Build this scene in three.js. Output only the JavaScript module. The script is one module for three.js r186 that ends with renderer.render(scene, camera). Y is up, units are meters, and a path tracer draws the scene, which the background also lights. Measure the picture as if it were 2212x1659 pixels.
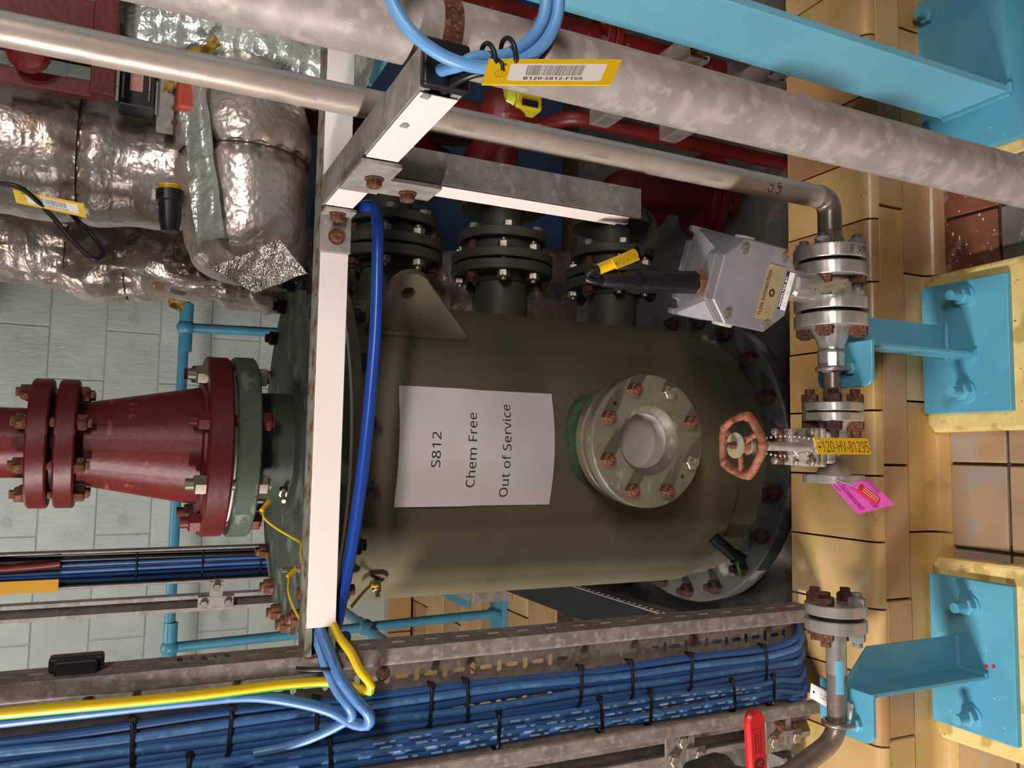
import * as THREE from 'three';
import { RoundedBoxGeometry } from 'three/addons/geometries/RoundedBoxGeometry.js';
import * as BGU from 'three/addons/utils/BufferGeometryUtils.js';
import { RectAreaLightUniformsLib } from 'three/addons/lights/RectAreaLightUniformsLib.js';

// ---------- camera (phone held on its side: world up points to the left of the frame) ----------
const scene = new THREE.Scene();
scene.background = new THREE.Color(0x050505);
const EYE = 1.338;
const camera = new THREE.PerspectiveCamera(50.98, 2212 / 1659, 0.05, 30);
{
  const r = new THREE.Vector3(0.01719932, -0.90077004, 0.43395566);
  const u = new THREE.Vector3(0.99650285, 0.05093788, 0.06623751);
  const b = new THREE.Vector3(-0.08176954, 0.43129881, 0.89849601);
  camera.quaternion.setFromRotationMatrix(new THREE.Matrix4().makeBasis(r, u, b));
  camera.position.set(0, EYE, 0);
  camera.updateMatrixWorld();
}
const renderer = new THREE.WebGLRenderer({ antialias: true });
renderer.toneMapping = THREE.LinearToneMapping;
renderer.toneMappingExposure = 1.35;
renderer.shadowMap.enabled = true;
RectAreaLightUniformsLib.init();

// ---------- lamps: fluorescent battens on the ceiling, glowing tube box and an area light of its size ----------
const LAMPS = [
  // position, aim, width, height, intensity, label
  { p: [-1.8, 1.55, -0.45], aim: [0.1, 0.5, -1.1], w: 0.5, h: 0.14, I: 215, c: 0xfff5ef, l: 'fluorescent batten lamp at the left of the walkway' },
  { p: [0.95, 2.3, 1.15], aim: [0.05, 0.4, -1.3], w: 1.1, h: 0.2, I: 40, c: 0xfff0e8, l: 'fluorescent batten lamp above the walkway behind the camera' },
  { p: [-0.75, 2.5, -2.75], aim: [-0.2, 0.6, -3.6], w: 1.1, h: 0.2, I: 9, c: 0xfbfaf2, l: 'fluorescent batten lamp near the block wall' },
];

// ---------- helpers ----------
const V = (x, y, z) => new THREE.Vector3(x, y, z);
const Y = V(0, 1, 0);
function rng(seed) { let s = seed >>> 0; return () => { s = (s + 0x6d2b79f5) | 0; let t = Math.imul(s ^ (s >>> 15), 1 | s); t = (t + Math.imul(t ^ (t >>> 7), 61 | t)) ^ t; return ((t ^ (t >>> 14)) >>> 0) / 4294967296; }; }
const R = rng(812);
const rnd = (a, b) => a + (b - a) * R();
const used = new Map();
function numbered(n) { const k = used.get(n) || 0; used.set(n, k + 1); return k ? n + '_' + String(k).padStart(3, '0') : n; }
const tops = [];
function tag(o, label, category, group) { o.userData.label = label; o.userData.category = category; if (group) o.userData.group = group; return o; }
function thing(name, label, category, group) {
  const g = new THREE.Group(); g.name = numbered(name); tag(g, label, category, group); scene.add(g); tops.push(g); return g;
}
function structure(name, label) { const g = new THREE.Group(); g.name = name; g.userData.kind = 'structure'; if (label) g.userData.label = label; scene.add(g); tops.push(g); return g; }
function boxUV(geo, rep) {
  const g = geo.index ? geo.toNonIndexed() : geo;
  const p = g.attributes.position, n = p.count, uv = new Float32Array(n * 2);
  const a = V(0, 0, 0), b = V(0, 0, 0), c = V(0, 0, 0), e = V(0, 0, 0), f = V(0, 0, 0);
  for (let i = 0; i < n; i += 3) {
    a.fromBufferAttribute(p, i); b.fromBufferAttribute(p, i + 1); c.fromBufferAttribute(p, i + 2);
    e.subVectors(b, a); f.subVectors(c, a); e.cross(f);
    const ax = Math.abs(e.x), ay = Math.abs(e.y), az = Math.abs(e.z);
    for (let k = 0; k < 3; k++) {
      const q = k === 0 ? a : k === 1 ? b : c; let u, v;
      if (ax >= ay && ax >= az) { u = q.z; v = q.y; } else if (ay >= az) { u = q.x; v = q.z; } else { u = q.x; v = q.y; }
      uv[(i + k) * 2] = u * rep; uv[(i + k) * 2 + 1] = v * rep;
    }
  }
  g.setAttribute('uv', new THREE.BufferAttribute(uv, 2));
  return g;
}
function mesh(name, geo, mat, parent, pos, quat) {
  let g = geo;
  if (!g.userData.uvDone) { g = boxUV(geo, mat.userData.rep || 2); g.userData.uvDone = true; }
  const m = new THREE.Mesh(g, mat); m.name = name; m.castShadow = m.receiveShadow = true;
  if (pos) m.position.copy(pos); if (quat) m.quaternion.copy(quat);
  parent.add(m); return m;
}
function keepUV(g) { g.userData.uvDone = true; return g; }
function single(name, geo, mat, label, category, group) {   // a thing that is one mesh
  const m = mesh(numbered(name), geo, mat, scene); tag(m, label, category, group); tops.push(m); return m;
}
const merge = (list) => BGU.mergeGeometries(list.map((g) => { const q = g.index ? g.toNonIndexed() : g; for (const k of Object.keys(q.attributes)) if (!['position', 'normal'].includes(k)) q.deleteAttribute(k); return q; }));
function box(x0, x1, y0, y1, z0, z1, bev = 0) {
  const w = Math.abs(x1 - x0), h = Math.abs(y1 - y0), d = Math.abs(z1 - z0);
  const g = bev ? new RoundedBoxGeometry(w, h, d, 2, Math.min(bev, w / 2.01, h / 2.01, d / 2.01)) : new THREE.BoxGeometry(w, h, d);
  return g.translate((x0 + x1) / 2, (y0 + y1) / 2, (z0 + z1) / 2);
}
function rod(a, b, r, seg = 20, r2 = r) {
  const d = V(0, 0, 0).subVectors(b, a), L = d.length();
  const g = new THREE.CylinderGeometry(r2, r, L, seg);
  g.applyQuaternion(new THREE.Quaternion().setFromUnitVectors(Y, d.normalize())); g.translate((a.x + b.x) / 2, (a.y + b.y) / 2, (a.z + b.z) / 2);
  return g;
}
function tube(pts, r, seg = 64, rad = 10, closed = false) {
  const v = pts.map((p) => (p.isVector3 ? p : V(...p)));
  const c = new THREE.CatmullRomCurve3(v, closed, 'centripetal');
  const g = new THREE.TubeGeometry(c, seg, r, rad, closed);
  if (closed) return g;
  const out = [g];
  for (const t of [0, 1]) { const p = c.getPointAt(t), d = c.getTangentAt(t); const k = new THREE.CircleGeometry(r, rad); k.applyQuaternion(new THREE.Quaternion().setFromUnitVectors(V(0, 0, 1), t ? d : d.clone().negate())); k.translate(p.x, p.y, p.z); out.push(k); }
  return merge(out);
}
function bend(pts, rad, n = 8) {   // polyline with rounded corners -> dense points
  const v = pts.map((p) => V(...p)), o = [v[0]];
  for (let i = 1; i < v.length - 1; i++) {
    const a = v[i - 1].clone().sub(v[i]), b = v[i + 1].clone().sub(v[i]); const la = a.length(), lb = b.length(); a.normalize(); b.normalize();
    const ang = a.angleTo(b); const t = Math.min(rad / Math.tan(ang / 2), la * 0.49, lb * 0.49);
    const p0 = v[i].clone().addScaledVector(a, t), p1 = v[i].clone().addScaledVector(b, t);
    for (let k = 0; k <= n; k++) { const s = k / n; o.push(p0.clone().multiplyScalar((1 - s) * (1 - s)).addScaledVector(v[i], 2 * s * (1 - s)).addScaledVector(p1, s * s)); }
  }
  o.push(v[v.length - 1]); return o;
}
function lathe(prof, seg = 48, crease = 0.6) {   // [[r, y], ...] round +y
  const g = new THREE.LatheGeometry(prof.map(([r, y]) => new THREE.Vector2(Math.max(r, 1e-5), y)), seg);
  return BGU.toCreasedNormals(g, crease);
}
const QX = new THREE.Quaternion().setFromUnitVectors(Y, V(1, 0, 0));
const QZ = new THREE.Quaternion().setFromUnitVectors(Y, V(0, 0, 1));
const QD = new THREE.Quaternion().setFromUnitVectors(Y, V(0, -1, 0));
const quatTo = (d) => new THREE.Quaternion().setFromUnitVectors(Y, d.clone().normalize());
function ring(ro, ri, h, seg = 48, bev = 0.0015) {   // flange plate from y=0 to h with small chamfers
  return lathe([[ri, 0], [ro - bev, 0], [ro, bev], [ro, h - bev], [ro - bev, h], [ri, h], [ri, 0]], seg);
}
function hexGeo(r, h) {
  const g = lathe([[0, 0], [r, 0], [r, h * 0.86], [r * 0.86, h], [0, h]], 6, 0.3); return g;
}
function nutGeo(r, h, studR, studL) { return merge([hexGeo(r, h), new THREE.CylinderGeometry(studR, studR, studL, 10).translate(0, studL / 2, 0)]); }
function studGeo(r, h, L, sr, ext) {   // stud with a nut at each end; grip L from y=0 up to y=L
  return merge([hexGeo(r, h).translate(0, L, 0), hexGeo(r, h).rotateX(Math.PI), new THREE.CylinderGeometry(sr, sr, L + 2 * h + 2 * ext, 10).translate(0, L / 2, 0)]);
}
function sheet(c, mat, th, name, parent) {   // flat plate through four corners TL, TR, BR, BL (seen from the front) with thickness th to the back
  const [a, b, d, e] = c.map((p) => V(...p));
  const n = V(0, 0, 0).crossVectors(e.clone().sub(a), b.clone().sub(a)).normalize();
  const k = [a, b, d, e].map((p) => p.clone().addScaledVector(n, -th));
  const P = [], U = []; const q = (p0, p1, p2, p3, u) => { for (const [p, w] of [[p0, u[0]], [p3, u[3]], [p2, u[2]], [p0, u[0]], [p2, u[2]], [p1, u[1]]]) { P.push(p.x, p.y, p.z); U.push(...w); } };
  const F = [[0, 1], [1, 1], [1, 0], [0, 0]], C = [[0.01, 0.5], [0.01, 0.5], [0.01, 0.5], [0.01, 0.5]];
  q(a, b, d, e, F); q(k[1], k[0], k[3], k[2], C);
  q(k[0], k[1], b, a, C); q(b, k[1], k[2], d, C); q(e, d, k[2], k[3], C); q(k[0], a, e, k[3], C);
  const g = new THREE.BufferGeometry(); g.setAttribute('position', new THREE.Float32BufferAttribute(P, 3)); g.setAttribute('uv', new THREE.Float32BufferAttribute(U, 2)); g.computeVertexNormals();
  return keepUV(g);
}
function extrude(shape, depth, bev = 0) {
  return new THREE.ExtrudeGeometry(shape, { depth: depth - 2 * bev, bevelEnabled: bev > 0, bevelThickness: bev, bevelSize: bev, bevelOffset: -bev, bevelSegments: 1, curveSegments: 12 }).translate(0, 0, bev);
}
function poly(pts) { const s = new THREE.Shape(); pts.forEach(([x, y], i) => (i ? s.lineTo(x, y) : s.moveTo(x, y))); s.closePath(); return s; }

// ---------- procedural textures ----------
const hash = (x, y, s) => { let h = Math.imul(x | 0, 374761393) ^ Math.imul(y | 0, 668265263) ^ Math.imul(s | 0, 2147483647 ^ 0x3c6ef372); h = Math.imul(h ^ (h >>> 13), 1274126177); return ((h ^ (h >>> 16)) >>> 0) / 4294967296; };
function vn(x, y, per, s) {
  const xi = Math.floor(x), yi = Math.floor(y), fx = x - xi, fy = y - yi; const m = (v) => ((v % per) + per) % per;
  const u = fx * fx * (3 - 2 * fx), v = fy * fy * (3 - 2 * fy); const a = hash(m(xi), m(yi), s), b = hash(m(xi + 1), m(yi), s), c = hash(m(xi), m(yi + 1), s), d = hash(m(xi + 1), m(yi + 1), s);
  return a + (b - a) * u + (c - a) * v + (a - b - c + d) * u * v;
}
function fbm(x, y, per, oct, s) { let t = 0, a = 0.5, n = 0; for (let i = 0; i < oct; i++) { t += a * vn(x, y, per, s + i * 17); n += a; a *= 0.5; x *= 2; y *= 2; per *= 2; } return t / n; }
const ss = (a, b, x) => { const t = Math.min(1, Math.max(0, (x - a) / (b - a))); return t * t * (3 - 2 * t); };
function dataTex(n, fn, srgb) {
  const d = new Uint8Array(n * n * 4);
  for (let y = 0; y < n; y++) for (let x = 0; x < n; x++) { const c = fn(x / n, y / n); const k = (y * n + x) * 4; d[k] = Math.min(255, Math.max(0, c[0] * 255)); d[k + 1] = Math.min(255, Math.max(0, c[1] * 255)); d[k + 2] = Math.min(255, Math.max(0, c[2] * 255)); d[k + 3] = 255; }
  const t = new THREE.DataTexture(d, n, n); t.wrapS = t.wrapT = THREE.RepeatWrapping; t.magFilter = THREE.LinearFilter; t.minFilter = THREE.LinearMipmapLinearFilter; t.generateMipmaps = true; if (srgb) t.colorSpace = THREE.SRGBColorSpace; t.needsUpdate = true; return t;
}
const rgb = (h) => [(h >> 16 & 255) / 255, (h >> 8 & 255) / 255, (h & 255) / 255];
const mix = (a, b, t) => [a[0] + (b[0] - a[0]) * t, a[1] + (b[1] - a[1]) * t, a[2] + (b[2] - a[2]) * t];
let seedN = 5;
// base colour with soft mottling, patches of a second colour and specks of a third
function mottled({ a, b = a, c = null, n = 256, f = 4, amt = 1, patch = null, pf = 6, pt = [0.6, 0.66], speck = null, sf = 40, st = [0.8, 0.84], sx = 1, sy = 1 }) {
  const A = rgb(a), B = rgb(b), P = patch !== null ? rgb(patch) : null, S = speck !== null ? rgb(speck) : null; const s = (seedN += 31);
  return dataTex(n, (u, v) => {
    let q = mix(A, B, ss(0.25, 0.75, fbm(u * f * sx, v * f * sy, f * Math.max(sx, sy), 4, s)) * amt);
    if (P) q = mix(q, P, ss(pt[0], pt[1], fbm(u * pf * sx, v * pf * sy, pf * Math.max(sx, sy), 4, s + 7)));
    if (S) q = mix(q, S, ss(st[0], st[1], vn(u * sf, v * sf, sf, s + 9) * 0.75 + 0.25 * vn(u * sf * 2, v * sf * 2, sf * 2, s + 11)));
    return q;
  }, true);
}
function bumpTex({ n = 256, f = 8, oct = 4, sx = 1, sy = 1, ridge = 0 }) {
  const s = (seedN += 29);
  return dataTex(n, (u, v) => { let q = fbm(u * f * sx, v * f * sy, f * Math.max(sx, sy), oct, s); if (ridge) { const w = fbm(u * f, v * f, f, 3, s + 3); q = 1 - Math.abs(2 * w - 1) * 1.6; const e = fbm(u * f * 3, v * f * 3, f * 3, 3, s + 5); q = q * 0.6 + (1 - Math.abs(2 * e - 1) * 1.6) * 0.4; } return [q, q, q]; }, false);
}
function mat(o) {
  const { map, bump, bs, rep = 2, color = 0xffffff, rough = 0.6, metal = 0, roughMap, ...x } = o;
  const m = new (Object.keys(x).length ? THREE.MeshPhysicalMaterial : THREE.MeshStandardMaterial)({ color: map ? 0xffffff : color, roughness: rough, metalness: metal, ...x });
  if (map) m.map = map; if (bump) { m.bumpMap = bump; m.bumpScale = bs || 0.001; } if (roughMap) m.roughnessMap = roughMap;
  m.userData.rep = rep; return m;
}
const B = { fine: bumpTex({ f: 24, oct: 3 }), mid: bumpTex({ f: 8, oct: 4 }), comb: bumpTex({ f: 8, oct: 3, sx: 6, sy: 1 }), foil: bumpTex({ n: 512, f: 9, ridge: 1 }), foil2: bumpTex({ n: 512, f: 22, ridge: 1 }), brush: bumpTex({ f: 16, oct: 3, sx: 1, sy: 8 }) };
const Mt = {
  vessel: mat({ map: mottled({ a: 0x736d57, b: 0x6a644f, f: 3, patch: 0x60604a, pf: 4, pt: [0.6, 0.8], speck: 0x857f6c, sf: 60, st: [0.92, 0.96] }), bump: B.fine, bs: 0.0003, rep: 2.2, rough: 0.45 }),
  vesselDark: mat({ map: mottled({ a: 0x3f473a, b: 0x343b31, f: 4, patch: 0x565a50, pf: 9, pt: [0.66, 0.78] }), bump: B.fine, bs: 0.0005, rep: 3, rough: 0.5 }),
  lid: mat({ map: mottled({ a: 0x41493c, b: 0x4c5a49, f: 5, patch: 0x6f8573, pf: 9, pt: [0.58, 0.72], speck: 0x2a2c26, sf: 50, st: [0.85, 0.9] }), bump: B.mid, bs: 0.0008, rep: 3, rough: 0.62 }),
  sight: mat({ map: mottled({ a: 0x6f6b59, b: 0x645f4f, f: 4, patch: 0x857f6e, pf: 16, pt: [0.68, 0.8] }), bump: B.fine, bs: 0.0004, rep: 5, rough: 0.5 }),
  greenPaint: mat({ map: mottled({ a: 0x55704f, b: 0x3e5638, f: 5 }), bump: B.mid, bs: 0.001, rep: 6, rough: 0.5 }),
  nozzle: mat({ map: mottled({ a: 0x505146, b: 0x47483e, f: 4 }), bump: B.fine, bs: 0.0003, rep: 4, rough: 0.55 }),
  red: mat({ map: mottled({ a: 0x651310, b: 0x580f0c, f: 3, patch: 0x8a4238, pf: 16, pt: [0.78, 0.84] }), bump: B.fine, bs: 0.0004, rep: 4, rough: 0.46 }),
  rust: mat({ map: mottled({ a: 0x643a27, b: 0x48291c, f: 10, patch: 0x80563d, pf: 18, pt: [0.55, 0.68] }), bump: B.mid, bs: 0.0012, rep: 18, rough: 0.85 }),
  rustDark: mat({ map: mottled({ a: 0x43241a, b: 0x2c1712, f: 10 }), bump: B.mid, bs: 0.001, rep: 18, rough: 0.85 }),
  handwheel: mat({ map: mottled({ a: 0x9a6248, b: 0x85503a, f: 8, patch: 0x75432f, pf: 18, pt: [0.62, 0.7] }), bump: B.mid, bs: 0.0009, rep: 12, rough: 0.75 }),
  blackBolt: mat({ map: mottled({ a: 0x25241f, b: 0x161512, f: 8 }), rep: 10, rough: 0.5 }),
  steelBolt: mat({ map: mottled({ a: 0xb7b1a4, b: 0x8b8478, f: 8, patch: 0x6f5a40, pf: 10, pt: [0.66, 0.74] }), rep: 14, rough: 0.42, metal: 0.75 }),
  greyBolt: mat({ map: mottled({ a: 0x8d8f8e, b: 0x707272, f: 8 }), rep: 14, rough: 0.6, metal: 0.3 }),
  steel: mat({ map: mottled({ a: 0xc9c5bf, b: 0xbcb8b1, f: 6 }), bump: B.brush, bs: 0.00006, rep: 6, rough: 0.3, metal: 0.72 }),
  steelTube: mat({ map: mottled({ a: 0xbdb0a6, b: 0xb0a398, f: 3, patch: 0x9a8a7d, pf: 6, pt: [0.62, 0.84], speck: 0x6c6058, sf: 44, st: [0.93, 0.96] }), bump: B.fine, bs: 0.0002, rep: 5, rough: 0.42, metal: 0.3 }),
  steelDark: mat({ map: mottled({ a: 0x998f86, b: 0x857b72, f: 5, patch: 0x9c8a76, pf: 9, pt: [0.6, 0.8] }), bump: B.fine, bs: 0.0002, rep: 8, rough: 0.34, metal: 0.55 }),
  castSteel: mat({ map: mottled({ a: 0xb2aaa1, b: 0x9f968d, f: 6, patch: 0x8d7b68, pf: 12, pt: [0.7, 0.8] }), bump: B.mid, bs: 0.0004, rep: 12, rough: 0.52, metal: 0.25 }),
  galvPipe: mat({ map: mottled({ a: 0xaaa19d, b: 0x989089, f: 7, n: 512, patch: 0xb7aea8, pf: 14, pt: [0.5, 0.75], speck: 0xcfc7c0, sf: 90, st: [0.84, 0.94] }), bump: B.mid, bs: 0.0005, rep: 4, rough: 0.5, metal: 0.15 }),
  galv: mat({ map: mottled({ a: 0xa09b96, b: 0x8b8680, f: 10, n: 512, patch: 0xaaa5a0, pf: 20, pt: [0.55, 0.75], speck: 0x716c67, sf: 80, st: [0.86, 0.94] }), bump: B.fine, bs: 0.0003, rep: 6, rough: 0.52, metal: 0.2 }),
  galvDirty: mat({ map: mottled({ a: 0x827972, b: 0x6d645d, f: 9, n: 512, patch: 0x8d837b, pf: 26, pt: [0.5, 0.75], speck: 0x5c534d, sf: 90, st: [0.8, 0.92] }), bump: B.mid, bs: 0.0004, rep: 5, rough: 0.68, metal: 0.1 }),
  galvWorn: mat({ map: mottled({ a: 0x8f9486, b: 0x737667, f: 8, patch: 0x7c4526, pf: 6, pt: [0.56, 0.66] }), bump: B.mid, bs: 0.0006, rep: 7, rough: 0.7, metal: 0.1 }),
  white: mat({ map: mottled({ a: 0xf3ece7, b: 0xefe6e0, f: 3 }), rep: 3, rough: 0.42 }),
  blackPlastic: mat({ color: 0x17171a, rough: 0.42 }),
  blackCable: mat({ color: 0x141417, rough: 0.38 }),
  blackSteel: mat({ map: mottled({ a: 0x15161b, b: 0x0e0f13, f: 4 }), rep: 3, rough: 0.5 }),
  cableBlue: mat({ map: mottled({ a: 0x4878b0, b: 0x3e6ca4, f: 4, patch: 0x5b8cc0, pf: 10, pt: [0.62, 0.8] }), rep: 6, rough: 0.42 }),
  cableBlueDark: mat({ map: mottled({ a: 0x35629e, b: 0x2e5892, f: 4 }), rep: 6, rough: 0.42 }),
  cableSky: mat({ map: mottled({ a: 0x6aa2d8, b: 0x5c95ce, f: 4 }), rep: 6, rough: 0.4 }),
  hose: mat({ color: 0x1a449c, rough: 0.28 }),
  print: mat({ color: 0x9fc0e2, rough: 0.5 }),
  yellowCable: mat({ color: 0xd8b90c, rough: 0.4 }),
  greenStripe: mat({ color: 0x2f8f1c, rough: 0.45 }),
  bluePaint: mat({ map: mottled({ a: 0x5ba6c0, b: 0x519ab6, f: 4, speck: 0xdde3df, sf: 60, st: [0.93, 0.945] }), bump: B.mid, bs: 0.0004, rep: 4, rough: 0.4 }),
  blueBeam: mat({ map: mottled({ a: 0x74bad2, b: 0x6aafc9, f: 2, speck: 0xdfe6e2, sf: 46, st: [0.955, 0.965] }), bump: B.mid, bs: 0.0003, rep: 3, rough: 0.42 }),
  blueRail: mat({ map: mottled({ a: 0x4b94b0, b: 0x4387a3, f: 3 }), rep: 4, rough: 0.4 }),
  foil: mat({ map: mottled({ a: 0xe2d9d3, b: 0xd2c7c0, f: 4, patch: 0xbfab92, pf: 5, pt: [0.68, 0.84] }), bump: B.foil, bs: 0.0017, rep: 2.8, rough: 0.33, metal: 0.72 }),
  foilBright: mat({ map: mottled({ a: 0xe6e2dd, b: 0xd6d0ca, f: 5 }), bump: B.foil2, bs: 0.003, rep: 5, rough: 0.2, metal: 0.9 }),
  foilGreen: mat({ map: mottled({ a: 0xdbe4de, b: 0xcbd8d0, f: 5 }), bump: B.foil, bs: 0.002, rep: 3.5, rough: 0.28, metal: 0.62 }),
  foilDark: mat({ map: mottled({ a: 0xb5a89e, b: 0x9a8d83, f: 5, patch: 0x94795a, pf: 6, pt: [0.66, 0.8] }), bump: B.foil, bs: 0.0024, rep: 2.6, rough: 0.34, metal: 0.7 }),
  wool: mat({ map: mottled({ a: 0xa58a3c, b: 0x7d6a2c, f: 12 }), bump: B.mid, bs: 0.003, rep: 14, rough: 0.95 }),
  wire: mat({ color: 0x3b2c22, rough: 0.6, metal: 0.4 }),
  yellow: mat({ color: 0xe7b90a, rough: 0.4 }),
  greyBox: mat({ map: mottled({ a: 0x7e7d80, b: 0x767578, f: 4 }), bump: B.fine, bs: 0.0003, rep: 6, rough: 0.4 }),
  cream: mat({ color: 0xc9c6ba, rough: 0.5 }),
  redPlastic: mat({ color: 0xc41f22, rough: 0.36 }),
  valveGreen: mat({ map: mottled({ a: 0x4b4a44, b: 0x35342f, f: 5 }), bump: B.mid, bs: 0.0008, rep: 8, rough: 0.5, metal: 0.3 }),
  gasket: mat({ color: 0xe4ddd6, rough: 0.6 }),
  glass: mat({ color: 0xffffff, rough: 0.05, transmission: 1, thickness: 0, ior: 1.5 }),
  frost: mat({ map: mottled({ a: 0xc2bdb8, b: 0xaeaaa6, f: 2 }), rep: 5, rough: 0.5 }),
  clear: mat({ color: 0xd8d4d0, rough: 0.18, transmission: 0.75, thickness: 0 }),
  lamp: new THREE.MeshStandardMaterial({ color: 0xffffff, emissive: 0xfff2e4, emissiveIntensity: 3 }),
};
// ---------- lamps ----------
for (const L of LAMPS) {
  const g = thing('ceiling_lamp', L.l, 'lamp');
  const p = V(...L.p), d = V(...L.aim).sub(p).normalize();
  const q = new THREE.Quaternion().setFromRotationMatrix(new THREE.Matrix4().lookAt(p, V(...L.aim), Y));
  mesh('housing', new RoundedBoxGeometry(L.w + 0.06, L.h + 0.05, 0.06, 2, 0.012), Mt.white, g, p.clone().addScaledVector(d, -0.045), q);
  mesh('tube_cover', new THREE.BoxGeometry(L.w, L.h, 0.012), Mt.lamp, g, p.clone().addScaledVector(d, -0.008), q);
  mesh('hanger', rod(p.clone().addScaledVector(d, -0.06), V(p.x - d.x * 0.06, 2.9, p.z - d.z * 0.06), 0.006), Mt.galv, g);
  const a = new THREE.RectAreaLight(L.c, L.I, L.w, L.h); a.position.copy(p).addScaledVector(d, 0.004); a.lookAt(V(...L.aim)); a.castShadow = true; a.name = 'lamp_light'; g.add(a);
}

// ---------- room shell ----------
const wallPaint = mat({ map: mottled({ a: 0xc2cac6, b: 0xb8c1bc, f: 4, patch: 0xa9b5ae, pf: 5, pt: [0.66, 0.8] }), bump: B.comb, bs: 0.0016, rep: 2.5, rough: 0.55 });
const wallPaint2 = mat({ map: mottled({ a: 0xc8d0cb, b: 0xbac4be, f: 4 }), bump: B.comb, bs: 0.0016, rep: 2.5, rough: 0.55 });
const mortar = mat({ color: 0xacb5b0, rough: 0.7, bump: B.mid, bs: 0.001, rep: 4 });
const dull = mat({ map: mottled({ a: 0x8d8a80, b: 0x7b786f, f: 4 }), rep: 1, rough: 0.8 });
const khaki = mat({ map: mottled({ a: 0x7b7748, b: 0x6b683e, f: 4 }), bump: B.mid, bs: 0.001, rep: 3, rough: 0.6 });
{
  const w = structure('wall_back');
  mesh('backing', box(-2.6, 2.4, 0, 2.9, -4.1, -3.9035), mortar, w);
  const bw = 0.44, bh = 0.215, shapes = [];
  for (let i = 0; i < 2; i++) shapes.push(new RoundedBoxGeometry(bw - 0.005, bh - 0.005, 0.03, 1, 0.004));
  for (let r = 0; r < 10; r++) for (let c = -4; c < 5; c++) {
    const x = c * bw + (r % 2 ? 0.22 : 0) + 0.05, y = 0.135 + (r + 0.5) * bh;
    const m = mesh('block', shapes[r % 2], R() < 0.5 ? wallPaint : wallPaint2, w, V(x, y, -3.915 + rnd(-0.0012, 0.0012)));
  }
  const rW = structure('wall_right'); mesh('wall_face', box(2.2, 2.35, 0, 2.9, -4.1, 2.6), dull, rW);
  const lW = structure('wall_left'); mesh('wall_face', box(-2.75, -2.6, 0, 2.9, -4.1, 2.6), wallPaint, lW);
  const fW = structure('wall_front'); mesh('wall_face', box(-2.75, 2.35, 0, 2.9, 2.6, 2.75), dull, fW);
  const ce = structure('ceiling'); mesh('ceiling_face', box(-2.75, 2.35, 2.9, 3.0, -4.1, 2.75), dull, ce);
}
// yellow glazed tiles
const tileA = [0xc3a06c, 0xc8a977, 0xbc975c, 0xb69066].map((c, i) => mat({ map: mottled({ a: c, b: [0xb68f5c, 0xbc9a65, 0xae8850, 0xa88258][i], f: 2, patch: [0xb3a058, 0xb5a25f, 0xa38150, 0x9c774c][i], pf: 3, pt: [0.62, 0.8], speck: 0x5c3f22, sf: 44, st: [0.93, 0.95] }), bump: B.fine, bs: 0.0003, rep: 4.1, rough: 0.32 }));
const grout = mat({ map: mottled({ a: 0x4a3524, b: 0x362619, f: 8 }), bump: B.mid, bs: 0.001, rep: 8, rough: 0.95 });
const floorTile = [0, 1, 2].map((i) => mat({ map: mottled({ a: [0xab8d68, 0xb2936c, 0xa0866a][i], b: [0x9c7f5e, 0xa6875f, 0x927a60][i], f: 3, n: 512, patch: [0x9a8f86, 0xa19484, 0x91877e][i], pf: 4, pt: [0.52, 0.72], speck: 0xd2c8bc, sf: 40, st: [0.92, 0.95] }), bump: B.mid, bs: 0.0006, rep: 4.3, rough: 0.42 }));
const rustFloor = mat({ map: mottled({ a: 0x7d4a30, b: 0x6a3b26, f: 5, n: 512, patch: 0x8c7566, pf: 9, pt: [0.6, 0.7], speck: 0xe0d5ca, sf: 36, st: [0.8, 0.86] }), bump: B.mid, bs: 0.0008, rep: 5, rough: 0.7 });
const darkFloor = mat({ map: mottled({ a: 0x6f6862, b: 0x5c554f, f: 5, patch: 0x8c8680, pf: 8, pt: [0.6, 0.7], speck: 0xc9c2ba, sf: 40, st: [0.86, 0.92] }), bump: B.mid, bs: 0.0008, rep: 5, rough: 0.7 });
const yellowPad = mat({ map: mottled({ a: 0xdcc582, b: 0xd2b872, f: 4, patch: 0xb89e58, pf: 6, pt: [0.62, 0.74], speck: 0x7a5a22, sf: 30, st: [0.88, 0.93] }), bump: B.mid, bs: 0.0022, rep: 5, rough: 0.6 });
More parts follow.
